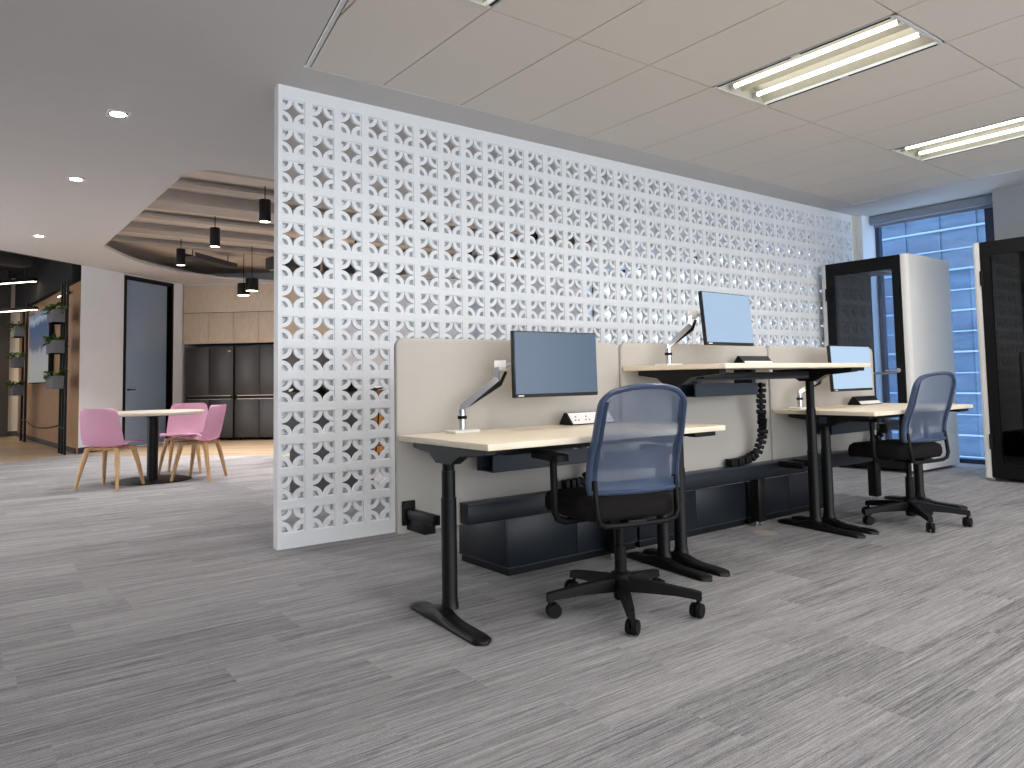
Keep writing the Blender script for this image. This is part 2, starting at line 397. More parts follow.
# curved opening in the plasterboard, seen to the left of the block screen
void = []
def arc(cx, cy, r, a0, a1, n=8):
    return [(cx + r * math.cos(math.radians(a0 + (a1 - a0) * k / n)), cy + r * math.sin(math.radians(a0 + (a1 - a0) * k / n))) for k in range(n + 1)]
void += arc(0.17, 2.50, 0.27, 270, 180, 8)                      # near left corner, rounded
void += [(-0.17, 6.72), (-0.10, 6.95), (0.08, 7.30), (0.34, 7.78), (0.74, 8.35), (1.35, 8.92), (2.1, 9.25), (2.9, 9.25), (3.7, 8.75), (4.6, 7.7), (5.3, 6.5), (5.6, 5.2), (5.6, 2.23)]
ceil_poly = [(-5, -9), (7.45, -9), (7.45, 5.6), (KE.x, KE.y + 1.2), (W1.x + 0.65, W1.y + 0.75), (W0.x, W0.y), (bl.x, bl.y)]
struct(flat_poly('ceiling', ceil_poly, H, M['plaster'], [void, field], flip=True))
# tile field: tiles with open joints over a dark grid, light cells left out
def clip(poly):                                                  # keep the part right of the slanting end
    out = []
    n = Vector((-OB.y, OB.x)); n = n if n.x > 0 else -n
    off = n.dot(FL0) + 0.045
    for i in range(len(poly)):
        a, b = Vector(poly[i]), Vector(poly[(i + 1) % len(poly)])
        da, db = n.dot(a) - off, n.dot(b) - off
        if da >= 0: out.append(a)
        if (da >= 0) != (db >= 0): out.append(a + (b - a) * (da / (da - db)))
    return out
lights_at = [(i, j) for j in (1, 3, 5) for i in (-1, 3, 7)]
tv, tf = [], []
g = 0.004
for j in range(0, 8):
    for i in range(-4, 10):
        if (i, j) in lights_at: continue
        xa, xb = TX0 + i * TW_ + g, min(TX0 + (i + 1) * TW_ - g, FX1 - g); ya, yb = TY0 - j * TL - g, max(TY0 - (j + 1) * TL + g, -8.98)
        if xb <= xa or yb >= ya: continue
        pl = clip([(xa, ya), (xb, ya), (xb, yb), (xa, yb)])
        if len(pl) < 3: continue
        k = len(tv); tv += [(p.x, p.y, H) for p in pl] + [(p.x, p.y, H + 0.012) for p in pl]; n = len(pl)
        tf.append(tuple(range(k, k + n)))
        tf += [(k + q, k + n + q, k + n + (q + 1) % n, k + (q + 1) % n) for q in range(n)]
struct(raw('ceiling_tiles', tv, tf, M['tile']))
holes = []
for i, j in lights_at:
    xa, xb = TX0 + i * TW_ + 0.01, TX0 + (i + 1) * TW_ - 0.01; ya, yb = TY0 - j * TL - 0.01, TY0 - (j + 1) * TL + 0.01
    holes.append([(xa, ya), (xa, yb), (xb, yb), (xb, ya)])
struct(flat_poly('ceiling_grid', [(FL0.x - .01, TY0 + .01), (FL1.x - .01, -9.0), (FX1 + .01, -9.0), (FX1 + .01, TY0 + .01)], H + 0.012, M['joint'], holes, flip=True))
mb = MB()
n2 = Vector((-OB.y, OB.x)); n2 = n2 if n2.x > 0 else -n2
a, b = FL0 + n2 * 0.012, FL1 + n2 * 0.012; c, d = FL1 + n2 * 0.036, FL0 + n2 * 0.036
mb.prism([(a.x, a.y - .005), (b.x, b.y), (c.x, c.y), (d.x, d.y - .005)], H - 0.001, H + 0.011)
struct(mb.build('trim_1', M['trim_white']))
mb = MB(); mb.span(FL0.x, FX1, TY0 + 0.001, TY0 + 0.012, H - 0.003, H + 0.01); struct(mb.build('trim_2', M['trim_white']))
# upstand round the opening, and the slab with its ribs and beams above
vv, vf = [], []
n = len(void)
for x, y in void: vv += [(x, y, H), (x, y, H + 0.04)]
for k in range(n): vf.append((2 * k, 2 * k + 1, 2 * ((k + 1) % n) + 1, 2 * ((k + 1) % n)))
struct(raw('trim_3', vv, vf, M['plaster']))
mb = MB(); mb.prism([(-0.9, 0.6), (7.4, 0.6), (7.4, 12.0), (3.0, 12.0), (W1.x, W1.y), (W0.x + 0.05, W0.y - 0.02), (-0.9, 8.1)], 3.26, 3.36); struct(mb.build('ceiling_slab', M['slab']))
def services_beam(y, w, z0, z1, label, kind='ceiling_beam', m='steel', x0=-0.05, x1=5.55, lip=True):
    t = thing(kind, label, 'beam', (0, y, 0))
    b_ = MB(); b_.span(x0, x1, -w / 2, w / 2, z0, z1); b_.build('web', M[m], t)
    if lip:
        b_ = MB(); b_.span(x0, x1, -w / 2 - 0.05, w / 2 + 0.05, z0 - 0.03, z0); b_.build('flange', M[m], t)
    return t
for y, w, z0, z1, lab in ((2.85, 0.16, 3.19, 3.26, 'taupe steel beam nearest the front edge of the ceiling opening'),
                          (3.75, 0.07, 3.22, 3.26, 'thin taupe rib between the first two ceiling beams'),
                          (4.45, 0.34, 3.14, 3.26, 'deep taupe steel beam across the middle of the ceiling opening'),
                          (5.55, 0.07, 3.22, 3.26, 'thin taupe rib just past the deep ceiling beam'),
                          (6.35, 0.16, 3.18, 3.26, 'taupe beam behind the second hanging lamp'),
                          (7.45, 0.10, 3.20, 3.26, 'taupe beam above the far curve of the ceiling opening')):
    services_beam(y, w, z0, z1, lab)
t = thing('air_duct', 'dark air duct at the far right of the ceiling opening', 'duct', (3.3, 7.9, 3.02), 0.1)
mb = MB(); mb.box((0, 0, 0.10), (1.6, 0.5, 0.2), 0.02); mb.build('duct_body', M['duct'], t)
for x in (-0.7, 0, 0.7): MB().box((x, 0, 0.10), (0.04, 0.54, 0.23), 0.004).build('flange', M['steel'], t)
t = thing('cable_tray', 'narrow grey cable tray hung under the slab beside the air duct', 'cable tray', (1.55, 7.95, 3.05), 0.75)
mb = MB(); mb.box((0, 0, 0), (1.2, 0.22, 0.02)).box((0, 0.11, 0.03), (1.2, 0.012, 0.08)).box((0, -0.11, 0.03), (1.2, 0.012, 0.08)); mb.build('tray', M['duct'], t)
for x in (-0.5, 0.5): MB().cyl((x, 0, 0), (x, 0, 0.205), 0.008).build('hanger', M['duct'], t)

# ------------------------------------------------------------------ walls
def wall_seg(name, p, q, z0, z1, m, th=0.12, side=1):
    d = (q - p).normalized(); nrm = Vector((-d.y, d.x)) * side * th
    poly = [(p.x, p.y), (q.x, q.y), (q.x + nrm.x, q.y + nrm.y), (p.x + nrm.x, p.y + nrm.y)]
    b_ = MB(); b_.prism(poly, z0, z1); return struct(b_.build(name, m))
DS0, DS1, DZ = 0.925, 2.16, 2.945                                # door span along the white wall
b_ = MB(); b_.prism([(W0.x, W0.y), tuple(W0 + WD * DS0), tuple(W0 + WD * DS0 - WN * 0.12), tuple(W0 + WD * 0.2 - WN * 0.12)], 0, H + 0.6); struct(b_.build('wall_left', M['wall']))
wall_seg('wall_left_end', W0 + WD * DS1, W1, 0, H + 0.6, M['wall'])
wall_seg('wall_left_over_door', W0 + WD * DS0, W0 + WD * DS1, DZ, H + 0.6, M['wall'])
KB = 0.72                                                        # cupboard depth
wall_seg('wall_kitchen', W1 + WD * 0.0 - KN * KB, KE - KD * 0.66 - KN * KB, 0, 3.7, M['wall'])
b_ = MB(); b_.prism([(W1.x, W1.y), ((W1 - KN * KB).x, (W1 - KN * KB).y), ((W1 - KN * KB + WD * .12).x - .1, (W1 - KN * KB).y + .1), (W1.x - .1, W1.y + .1)], 0, 3.7); struct(b_.build('wall_return', M['wall']))
# skirting under the white wall
b_ = MB(); p, q = W0 + WN * 0.012, W0 + WD * DS0 + WN * 0.012
b_.prism([(W0.x, W0.y), ((W0 + WD * DS0).x, (W0 + WD * DS0).y), (q.x, q.y), (p.x, p.y)], 0, 0.09); struct(b_.build('baseboard_left', M['slate']))
# black door with its frame
dr = bpy.data.objects.new('door_1', None); COL.objects.link(dr); dr['kind'] = 'structure'
dr.location = (*(W0 + WD * DS0), 0); dr.rotation_euler = (0, 0, WRZ)
DW = DS1 - DS0
MB().span(0, 0.045, -0.02, 0.10, 0, DZ).span(DW - 0.045, DW, -0.02, 0.10, 0, DZ).span(0, DW, -0.02, 0.10, DZ - 0.05, DZ).build('door_frame', M['blackmetal'], dr)
MB().span(0.045, DW - 0.16, 0.0, 0.05, 0.008, DZ - 0.07, 0.003).build('door_leaf', M['doorblack'], dr)
MB().span(0.0, DW, 0.075, 0.095, 0, DZ).build('door_backing', M['boothblack'], dr)  # dark backing added to stop sky showing round the leaf
MB().cyl((0.11, 0, 0.98), (0.11, -0.055, 0.98), 0.012).cyl((0.10, -0.05, 0.98), (0.24, -0.05, 0.98), 0.009).build('door_handle', M['blackmetal'], dr)
# window wall on the right with a tall window between the screen and the pods
XW, XG = 7.1, 7.42
WY0, WY1 = -1.50, -0.07
XR_END = 34.5 * 0.203
V0, V1 = -7.4, -6.5                                              # unseen window further along, added and sized for its daylight
K0, K1, KZ0, KZ1 = 0.35, 5.1, 0.15, 2.90                         # kitchen window behind the block screen
b_ = MB().span(XW, XG + .12, V1, WY0, 0, H + .6).span(XW, XG + .12, V0, V1, 2.85, H + .6).span(XW, XG + .12, -9, V0, 0, H + .6).span(XW, XG + .12, V0, V1, 0, 0.60)
struct(b_.build('wall_right', M['wall_shaded']))
b_ = MB().span(XW, XG + .12, WY1, K0, 0, 3.7).span(XW, XG + .12, K1, 6.75, 0, 3.7).span(XW, XG + .12, K0, K1, 0, KZ0).span(XW, XG + .12, K0, K1, KZ1, 3.7)
struct(b_.build('wall_right_far', M['wall']))
for wn, (ya_, yb_, za_, zb_, nb) in {'window_unseen': (V0, V1, 0.60, 2.85, 1), 'window_3': (K0, K1, KZ0, KZ1, 3)}.items():
    wo = bpy.data.objects.new(wn, None); COL.objects.link(wo); wo['kind'] = 'structure'; wo.location = (XG, 0, 0)
    f_ = MB().span(0, 0.07, ya_, yb_, za_, za_ + 0.05).span(0, 0.07, ya_, yb_, zb_ - 0.05, zb_)
    for q in range(nb + 1):
        yy = ya_ + (yb_ - ya_ - 0.06) * q / nb; f_.span(0, 0.07, yy, yy + 0.06, za_, zb_)
    f_.build('window_frame', M['winframe'], wo)
    MB().span(0.03, 0.04, ya_ + .05, yb_ - .05, za_ + 0.05, zb_ - 0.05).build('pane', M['windowglass'], wo)
MB().span(XR_END + 0.002, XW, 0.0, 0.12, 0, H).build('wall_pier', M['wall_warm'])['kind'] = 'structure'
win = bpy.data.objects.new('window_1', None); COL.objects.link(win); win['kind'] = 'structure'; win.location = (XG, 0, 0)
MB().span(0, 0.07, WY0, WY0 + 0.20, 0, H).span(0, 0.07, WY1 - 0.05, WY1, 0, H).span(0, 0.07, WY0, WY1, 0, 0.05).span(0, 0.07, WY0, WY1, H - 0.06, H).build('window_frame', M['winframe'], win)
MB().span(0.03, 0.045, WY0 + 0.20, WY1 - 0.05, 0.05, H - 0.06).build('pane', M['windowglass'], win)
bl_t = thing('roller_blind', 'grey roller blind rolled up at the head of the window', 'blind', (XG - 0.08, 0, 2.87))
MB().span(-0.06, 0.06, WY0 + 0.004, WY1 - 0.004, 0.0, H - 2.87 - 0.004, 0.01).build('cassette', M['blind'], bl_t)
MB().span(0.02, 0.026, WY0 + 0.02, WY1 - 0.02, -0.03, 0.01).build('blind_edge', M['blind'], bl_t)
# left and corridor walls
MB().span(-5.12, -5, -9, 4.6, 0, 3.7).build('wall_far_left_near', M['wall_shaded'])['kind'] = 'structure'  # unseen wall, its length set to cut daylight from the left
MB().span(-5.12, -5, 8.5, 19, 0, 3.7).build('wall_far_left', M['wall'])['kind'] = 'structure'
struct(flat_poly('ceiling_corridor', [(-5, 3), (bl.x, bl.y), (W0.x, W0.y), (0.6, 9.6), (0.6, 19), (-5, 19)], 3.5, M['blackceil'], flip=True))
# black edge of the plasterboard over the corridor mouth
wall_seg('wall_bulkhead', bl, W0, H, 3.7, M['blackceil'], 0.06)
# timber wall with its dark head
tw = MB()
tw.prism([tuple(W0 - WD * 0.002), TW(0, 0, 0)[:2], TW(6.1, 0, 0)[:2], TW(6.1, -0.25, 0)[:2], tuple(W0 + WD * 0.19 - WN * 0.122)], 0, 2.72)
struct(tw.build('wall_timber', M['walnut']))
tw = MB(); tw.prism([TW(0.02, 0.10, 0)[:2], TW(6.1, 0.10, 0)[:2], TW(6.1, -0.25, 0)[:2], tuple(W0 + WD * 0.19 - WN * 0.122)], 2.72, 3.5); struct(tw.build('wall_timber_head', M['blackceil']))
MB().prism([TW(0.02, 0.0, 0)[:2], TW(6.1, 0.0, 0)[:2], TW(6.1, 0.02, 0)[:2], TW(0.02, 0.02, 0)[:2]], 0, 0.08).build('baseboard_timber', M['duct'])['kind'] = 'structure'
MB().span(-0.86, 0.6, 15.1, 15.25, 0, 3.5).build('wall_corridor', M['wall_warm'])['kind'] = 'structure'
MB().span(-0.86, -0.35, 15.08, 15.10, 0, 0.10).build('baseboard_corridor', M['duct'])['kind'] = 'structure'
MB().span(-1.12, -0.86, 14.9, 15.3, 0, 3.5).build('wall_corridor_post', M['duct'])['kind'] = 'structure'
MB().span(-5, -1.0, 18.4, 18.6, 0, 3.5).build('wall_corridor_end', M['wall'])['kind'] = 'structure'
MB().span(-2.1, -1.12, 17.9, 18.0, 0, 1.0).span(-2.1, -1.75, 17.9, 18.0, 1.0, 2.3).span(-2.2, -1.12, 17.9, 18.0, 2.3, 3.5).build('wall_corridor_dark', M['navy'])['kind'] = 'structure'

# ------------------------------------------------------------------ breeze block screen
PB = 0.203; NC, NR = 35, 14; SY = 0.075; ZB = 0.1715
V, Fc = [], []
def quad(a, b, c, d):
    k = len(V); V.extend((a, b, c, d)); Fc.append((k, k + 1, k + 2, k + 3))
def tri(a, b, c):
    k = len(V); V.extend((a, b, c)); Fc.append((k, k + 1, k + 2))
hs = 0.0695; hf = 0.0765; ro, ri = 0.0655, 0.0385; d0, d1, dc = 0.010, 0.034, 0.060; NA = 8
ang = [k * (PI / 2) / NA for k in range(NA + 1)]
for c in range(NC):
    for r in range(NR):
        cx, cz = c * PB, ZB + r * PB; h = PB / 2
        zb = cz - h if r else 0.0; zt = cz + h if r < NR - 1 else H - 0.002
        O = [(cx - h, zb), (cx + h, zb), (cx + h, zt), (cx - h, zt)]; I = [(cx - hs, cz - hs), (cx + hs, cz - hs), (cx + hs, cz + hs), (cx - hs, cz + hs)]; G = [(cx - hf, cz - hf), (cx + hf, cz - hf), (cx + hf, cz + hf), (cx - hf, cz + hf)]
        for k in range(4):
            k2 = (k + 1) % 4
            quad((O[k][0], 0, O[k][1]), (O[k2][0], 0, O[k2][1]), (G[k2][0], 0, G[k2][1]), (G[k][0], 0, G[k][1]))
            quad((G[k][0], 0, G[k][1]), (G[k2][0], 0, G[k2][1]), (G[k2][0], d0, G[k2][1]), (G[k][0], d0, G[k][1]))
            quad((G[k][0], d0, G[k][1]), (G[k2][0], d0, G[k2][1]), (I[k2][0], d0, I[k2][1]), (I[k][0], d0, I[k][1]))
            quad((O[k2][0], SY, O[k2][1]), (O[k][0], SY, O[k][1]), (I[k][0], SY, I[k][1]), (I[k2][0], SY, I[k2][1]))
            quad((I[k][0], d0, I[k][1]), (I[k2][0], d0, I[k2][1]), (I[k2][0], SY, I[k2][1]), (I[k][0], SY, I[k][1]))
        for sx, sz in ((1, 1), (-1, 1), (-1, -1), (1, -1)):
            qx, qz = cx + sx * hs, cz + sz * hs                 # the ring quarter springs from the corner
            po = [(qx - sx * ro * math.cos(a), qz - sz * ro * math.sin(a)) for a in ang]; pi = [(qx - sx * ri * math.cos(a), qz - sz * ri * math.sin(a)) for a in ang]
            fl = sx * sz < 0
            cn = [(qx, dc, qz)]
            for k in range(NA):
                q4 = [((po[k][0], d0, po[k][1]), (po[k + 1][0], d0, po[k + 1][1]), (pi[k + 1][0], d0, pi[k + 1][1]), (pi[k][0], d0, pi[k][1])),
                      ((pi[k][0], d1, pi[k][1]), (pi[k + 1][0], d1, pi[k + 1][1]), (po[k + 1][0], d1, po[k + 1][1]), (po[k][0], d1, po[k][1])),
                      ((po[k][0], d1, po[k][1]), (po[k + 1][0], d1, po[k + 1][1]), (po[k + 1][0], d0, po[k + 1][1]), (po[k][0], d0, po[k][1])),
                      ((pi[k][0], d0, pi[k][1]), (pi[k + 1][0], d0, pi[k + 1][1]), (pi[k + 1][0], dc, pi[k + 1][1]), (pi[k][0], dc, pi[k][1]))]
                for n_, q in enumerate(q4):
                    quad(*(q if not fl else q[::-1]))
                c3 = ((pi[k][0], dc, pi[k][1]), (pi[k + 1][0], dc, pi[k + 1][1]), (qx, dc, qz))
                tri(*(c3 if not fl else c3[::-1]))
xl, xr = -PB / 2, (NC - 0.5) * PB
quad((xl, 0, 0), (xl, 0, H - .002), (xl, SY, H - .002), (xl, SY, 0)); quad((xr, 0, 0), (xr, SY, 0), (xr, SY, H - .002), (xr, 0, H - .002))
quad((xl, 0, H - .002), (xr, 0, H - .002), (xr, SY, H - .002), (xl, SY, H - .002))
tag(raw('breeze_block_screen', V, Fc, M['block']), 'tall white breeze block screen with star shaped openings behind the desks', 'screen wall')

# ------------------------------------------------------------------ workstations
DX0, DP, DWD = -0.0394, 1.508, 1.492
DYF, DYB, LY = -2.2156, -1.4772, -1.800
THK = 0.027
def make_desk(i, top, label):
    x0 = DX0 + i * DP
    t = thing('standing_desk', label, 'desk', (x0, 0, 0), 0, 'sit-stand desks in a row')
    MB().span(0, DWD, DYF, DYB, top - THK, top, 0.003, 2).build('tabletop', M['deskwood'], t)
    zt = top - THK
    MB().span(0.10, DWD - 0.08, LY - 0.03, LY + 0.03, zt - 0.065, zt - 0.02).build('crossbeam', M['navy' if i == 0 else 'slate'], t)
    for k, lx in enumerate(((0.0744, 1.4610), (0.0964, 1.4660), (0.1284, 1.4620))[i]):
        # support arm under the top: thick in the middle, thin at both ends
        yb_, yf_ = DYB - 0.06, DYF + 0.09
        poly = [(yb_, zt - 0.001), (yf_, zt - 0.001), (yf_, zt - 0.026), (LY - 0.13, zt - 0.045), (LY - 0.06, zt - 0.085), (LY + 0.06, zt - 0.085), (LY + 0.12, zt - 0.045), (yb_, zt - 0.028)]
        MB().prism(poly, lx - 0.028, lx + 0.028, 'X').build('support_arm', M['blackmetal'], t)
        st = [(0.034, 0.05, 0.52), (0.030, 0.52, 0.52 + (zt - 0.52) * 0.5), (0.026, 0.52 + (zt - 0.52) * 0.5, zt - 0.07)]
        lg = MB()
        def ring(rx, ry, z): return [Vector((lx + rx * math.cos(a * PI / 12), LY + ry * math.sin(a * PI / 12), z)) for a in range(24)]
        lg.loft([ring(0.037, 0.046, 0.045), ring(0.0335, 0.036, 0.085), ring(0.0335, 0.036, 0.519)])
        lg.build('leg', M['blackmetal'], t)
        lg = MB(); lg.loft([ring(st[1][0], 0.032, 0.515), ring(st[1][0], 0.032, st[1][2])]); lg.build('leg_stage', M['blackmetal'], t)
        lg = MB(); lg.loft([ring(st[2][0], 0.028, st[1][2] - 0.004), ring(st[2][0], 0.028, st[2][2])]); lg.build('leg_stage', M['plastic'], t)
        # foot: long low bar, humped where the column stands, with round ends
        ft = MB(); rings = []
        fy0, fy1 = (-1.545, -2.185) if i == 0 and k == 0 else (-1.512, -2.176); kx = -0.028 if i == 0 and k == 0 else 0.010
        for q in range(25):
            u = q / 24; y = fy0 + (fy1 - fy0) * u
            e = min(u, 1 - u) * abs(fy1 - fy0)
            wd = 0.042 * math.sqrt(max(0.05, 1 - max(0, 1 - e / 0.035) ** 2))
            hh = 0.026 + 0.030 * math.exp(-((y - LY) / 0.095) ** 2) - 0.010 * max(0, 1 - e / 0.05)
            rings.append([Vector((lx + kx - (0.045 if i == 0 and k == 0 else 0.085) * u + sx, y, sz)) for sx, sz in ((-wd, 0.002), (wd, 0.002), (wd, hh * 0.62), (wd * 0.72, hh), (-wd * 0.72, hh), (-wd, hh * 0.62))])
        ft.loft(rings); ft.build('foot', M['blackmetal'], t, angle=50)
    # metal cable basket under the back of the top
    xa, xb = (0.39, 1.02)
    bz1, bz0 = zt - 0.088, zt - 0.165
    bk = MB().span(xa, xb, -1.70, -1.692, bz0, bz1 - 0.0)
    bk.span(xa, xb, -1.70, -1.56, bz0, bz0 + 0.006).span(xa, xb, -1.568, -1.56, bz0, bz1)
    bk.build('cable_basket', M['slate'], t)
    for q_ in (xa + 0.02, xb - 0.06): MB().span(q_, q_ + 0.04, -1.70, -1.56, bz1, zt - 0.001).build('basket_hanger', M['slate'], t)
    MB().span(DWD - 0.235, DWD - 0.075, DYF + 0.005, DYF + 0.055, zt - 0.022, zt - 0.001, 0.003).build('height_controller', M['plastic'], t)
    MB().span(0.22, 1.30, LY - 0.10, LY - 0.035, zt - 0.055, zt - 0.02, 0.006).build('motor_housing', M['blackmetal'], t)
    return t
TOPS = (0.781, 1.100, 0.785)
make_desk(0, TOPS[0], 'nearest maple sit-stand desk at low height, left end of the row')
make_desk(1, TOPS[1], 'raised maple sit-stand desk in the middle of the row')
make_desk(2, TOPS[2], 'farthest maple sit-stand desk at low height beside the phone pod')

# felt privacy panels on a shared rail
for i, lab in enumerate(('oatmeal felt privacy panel behind the nearest desk', 'oatmeal felt privacy panel behind the raised middle desk', 'oatmeal felt privacy panel behind the farthest desk')):
    t = thing('privacy_panel', lab, 'desk screen', (DX0 - 0.003 + i * DP, -1.452, 0), 0, 'privacy panels along the desks')
    mb = MB(); pl = rrect(1.494, 0.93, 0.045, 6, 1.494 / 2, 0.315 + 0.465, 0.012)
    mb.loft([[Vector((x * 1.0, y_, z)) for x, z in [(1.494 / 2 + (px - 1.494 / 2) * k, 0.78 + (pz - 0.78) * kk) for px, pz in pl]] for y_, k, kk in ((-0.016, 0.985, 0.985), (-0.0125, 0.996, 0.996), (-0.006, 1, 1), (0.006, 1, 1), (0.0125, 0.996, 0.996), (0.016, 0.985, 0.985))])
    mb.build('felt_panel', M['fabric'], t)
    for x in (0.1, 1.33): MB().span(x, x + 0.06, 0.016, 0.03, 0.33, 0.5).build('clamp', M['blackmetal'], t)

t = thing('service_rail', 'long black service rail on posts in front of the privacy panels', 'desk frame', (0, -1.515, 0))
MB().span(0.30, 4.46, -0.035, 0.037, 0.325, 0.418, 0.004).build('rail', M['navy'], t)
MB().span(0.30, 4.46, -0.040, 0.040, 0.418, 0.428, 0.002).build('rail_lid', M['slate'], t)
for x in (1.33, 2.71, 4.3):
    p_ = MB().span(x - 0.04, x + 0.04, -0.034, 0.036, 0.035, 0.325, 0.004).build('post', M['blackmetal'], t)
    for dx in (-0.025, 0.025): MB().cyl((x + dx, 0, 0.0), (x + dx, 0, 0.036), 0.012).build('levelling_foot', M['chrome'], p_)
for k, x in enumerate((0.012, 1.4216, 1.565, 2.9306, 3.105, 4.4386)):
    ar = MB().span(x - 0.022, x + 0.022, -0.215, 0.035 if k == 0 else -0.041, 0.388, 0.432, 0.003).build('side_arm', M['blackmetal'], t)
    if k == 0: MB().span(x - 0.035, x + 0.035, 0.030, 0.0455, 0.355, 0.47, 0.006).build('arm_plate', M['plastic'], ar)
MB().span(0.0, 0.06, -0.13, 0.035, 0.335, 0.387, 0.003).build('rail_end', M['plastic'], t)

for i, (xa, xb, lab) in enumerate(((0.62, 1.60, 'low charcoal storage cabinet under the nearest desk'), (1.615, 2.685, 'low charcoal storage cabinet under the raised middle desk'), (2.70, 3.72, 'low charcoal storage cabinet under the farthest desk'))):
    t = thing('low_cabinet', lab, 'cabinet', (xa, -1.435, 0), 0, 'low cabinets under the desks')
    w = xb - xa
    MB().span(0, w, 0.02, 0.47, 0.045, 0.296, 0.002).build('body', M['navy'], t)
    MB().span(0.012, w - 0.012, 0.012, 0.46, 0.0, 0.045).build('plinth', M['blackmetal'], t)
    MB().span(0.0, w, 0.0, 0.47, 0.040, 0.046).build('base_trim', M['slate'], t)
    MB().span(0.003, w / 2 - 0.0015, 0.0, 0.019, 0.048, 0.294, 0.0015).build('door', M['navy'], t)
    MB().span(w / 2 + 0.0015, w - 0.003, 0.0, 0.019, 0.048, 0.294, 0.0015).build('door', M['navy'], t)

# monitors on clamp arms
def make_monitor(cx, z0, z1, y, rz, tilt, label, w=0.555, pic='screen_dim'):
    t = thing('monitor', label, 'monitor', (cx, y, z0), rz, 'monitors on arms')
    h = z1 - z0
    T = Matrix.Rotation(tilt, 4, 'X')
    def place(o): o.matrix_parent_inverse = Matrix(); o.rotation_euler = (tilt, 0, 0); return o
    place(MB().span(-w / 2, w / 2, 0.004, 0.030, 0, h, 0.004).build('shell', M['monitor_shell'], t))
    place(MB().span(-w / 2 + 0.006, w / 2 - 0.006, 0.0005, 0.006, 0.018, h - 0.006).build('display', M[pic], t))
    place(MB().span(-w / 2 + 0.02, -w / 2 + 0.055, 0.001, 0.006, 0.006, 0.012).build('maker_mark', M['whiteplastic'], t))
    place(MB().span(-0.06, 0.06, 0.03, 0.05, h / 2 - 0.06, h / 2 + 0.06, 0.004).build('mount_plate', M['whiteplastic'], t))
    return t
def make_arm(bx, by, z, tx, ty, tz, label, ex=0.185):
    t = thing('monitor_mount', label, 'monitor arm', (bx, by, z), 0, 'white and aluminium monitor arms')
    dx, dy, dz = tx - bx, ty - by, tz - z
    MB().span(-0.072, 0.072, -0.05, 0.05, 0.0, 0.014, 0.004).build('base_plate', M['whiteplastic'], t)
    MB().cyl((0, 0, 0.014), (0, 0, 0.112), 0.0175, seg=20).build('post', M['chrome'], t)
    MB().cyl((0, 0, 0.066), (0, 0, 0.082), 0.023, seg=20).build('collar', M['plastic'], t)
    e = Vector((ex, dy * 0.35, dz - 0.070)); e2 = Vector((ex, dy * 0.35, dz + 0.0))
    a = MB(); a.tube([(0, 0, 0.100), (0.004, 0, 0.122), e], 0.021, seg=4, flat=1.0); a.build('lower_arm', M['chrome'], t, angle=30)
    MB().tube([(0.03, 0.0, 0.125), e + Vector((0.018, 0, -0.022)), e + Vector((0.055, 0, 0.038))], [0.007, 0.011, 0.008], seg=8).build('gas_spring', M['plastic'], t)
    MB().tube([e - Vector((0, 0, 0.006)), e2], 0.015, seg=4).build('upper_arm', M['chrome'], t, angle=30)
    MB().cyl(e2 + Vector((0.0, 0.02, 0.0)), e2 + Vector((0.045, -0.02, 0.0)), 0.027, seg=20).cyl(e2 + Vector((0.02, 0, 0)), Vector((dx, dy, dz)), 0.014, seg=16).build('swivel_head', M['whiteplastic'], t)
    return t
MY = -1.74
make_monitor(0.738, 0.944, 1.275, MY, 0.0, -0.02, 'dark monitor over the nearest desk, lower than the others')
make_arm(0.258, -1.575, TOPS[0], 0.66, MY + 0.052, 1.105, 'monitor arm clamped to the nearest desk')
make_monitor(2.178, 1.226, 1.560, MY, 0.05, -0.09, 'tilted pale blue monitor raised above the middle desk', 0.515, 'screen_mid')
make_arm(1.768, -1.575, TOPS[1], 2.08, MY + 0.066, 1.42, 'monitor arm on the raised middle desk', 0.17)
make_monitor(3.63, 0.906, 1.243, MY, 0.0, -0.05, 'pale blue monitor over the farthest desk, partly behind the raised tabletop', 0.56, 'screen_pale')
make_arm(3.17, -1.575, TOPS[2], 3.53, MY + 0.052, 1.06, 'monitor arm on the farthest desk')

for (x, z, lab) in ((0.935, TOPS[0], 'desktop power socket block on the nearest desk'), (2.49, TOPS[1], 'desktop power socket block on the raised middle desk'), (3.95, TOPS[2], 'desktop power socket block on the farthest desk')):
    t = thing('power_block', lab, 'power outlet', (x, -1.56, z + 0.001), 0, 'power blocks on the desks')
    MB().prism([(-0.055, 0.0), (0.055, 0.0), (0.05, 0.012), (0.012, 0.066), (0.0, 0.066)], 0, 0.33, 'X').build('housing', M['plastic'], t)
    d_ = Vector((0, 0.055, 0.066)).normalized(); nn = Vector((0, -d_.z, d_.y))
    o_ = Vector((0, -0.055, 0)) + nn * 0.001
    fp = MB(); A = [o_ + d_ * 0.006, o_ + d_ * (0.080 if z == TOPS[0] else 0.036)]
    fp.loft([[Vector((0.01, p.y, p.z)) for p in (A[0], A[1], A[1] + nn * .003, A[0] + nn * .003)], [Vector((0.32, p.y, p.z)) for p in (A[0], A[1], A[1] + nn * .003, A[0] + nn * .003)]])
    face = fp.build('socket_plate', M['whiteplastic'], t)
    for q in range(4 if z == TOPS[0] else 0):
        s_ = MB(); cx = 0.05 + q * 0.077
        for ox, oz in ((-0.012, 0.03), (0.012, 0.03), (0, 0.052)):
            p = o_ + d_ * oz + nn * 0.003
            s_.cyl((cx + ox, p.y, p.z), (cx + ox, p.y + nn.y * .0015, p.z + nn.z * .0015), 0.0045, seg=8)
        s_.build('socket', M['socket'], face)

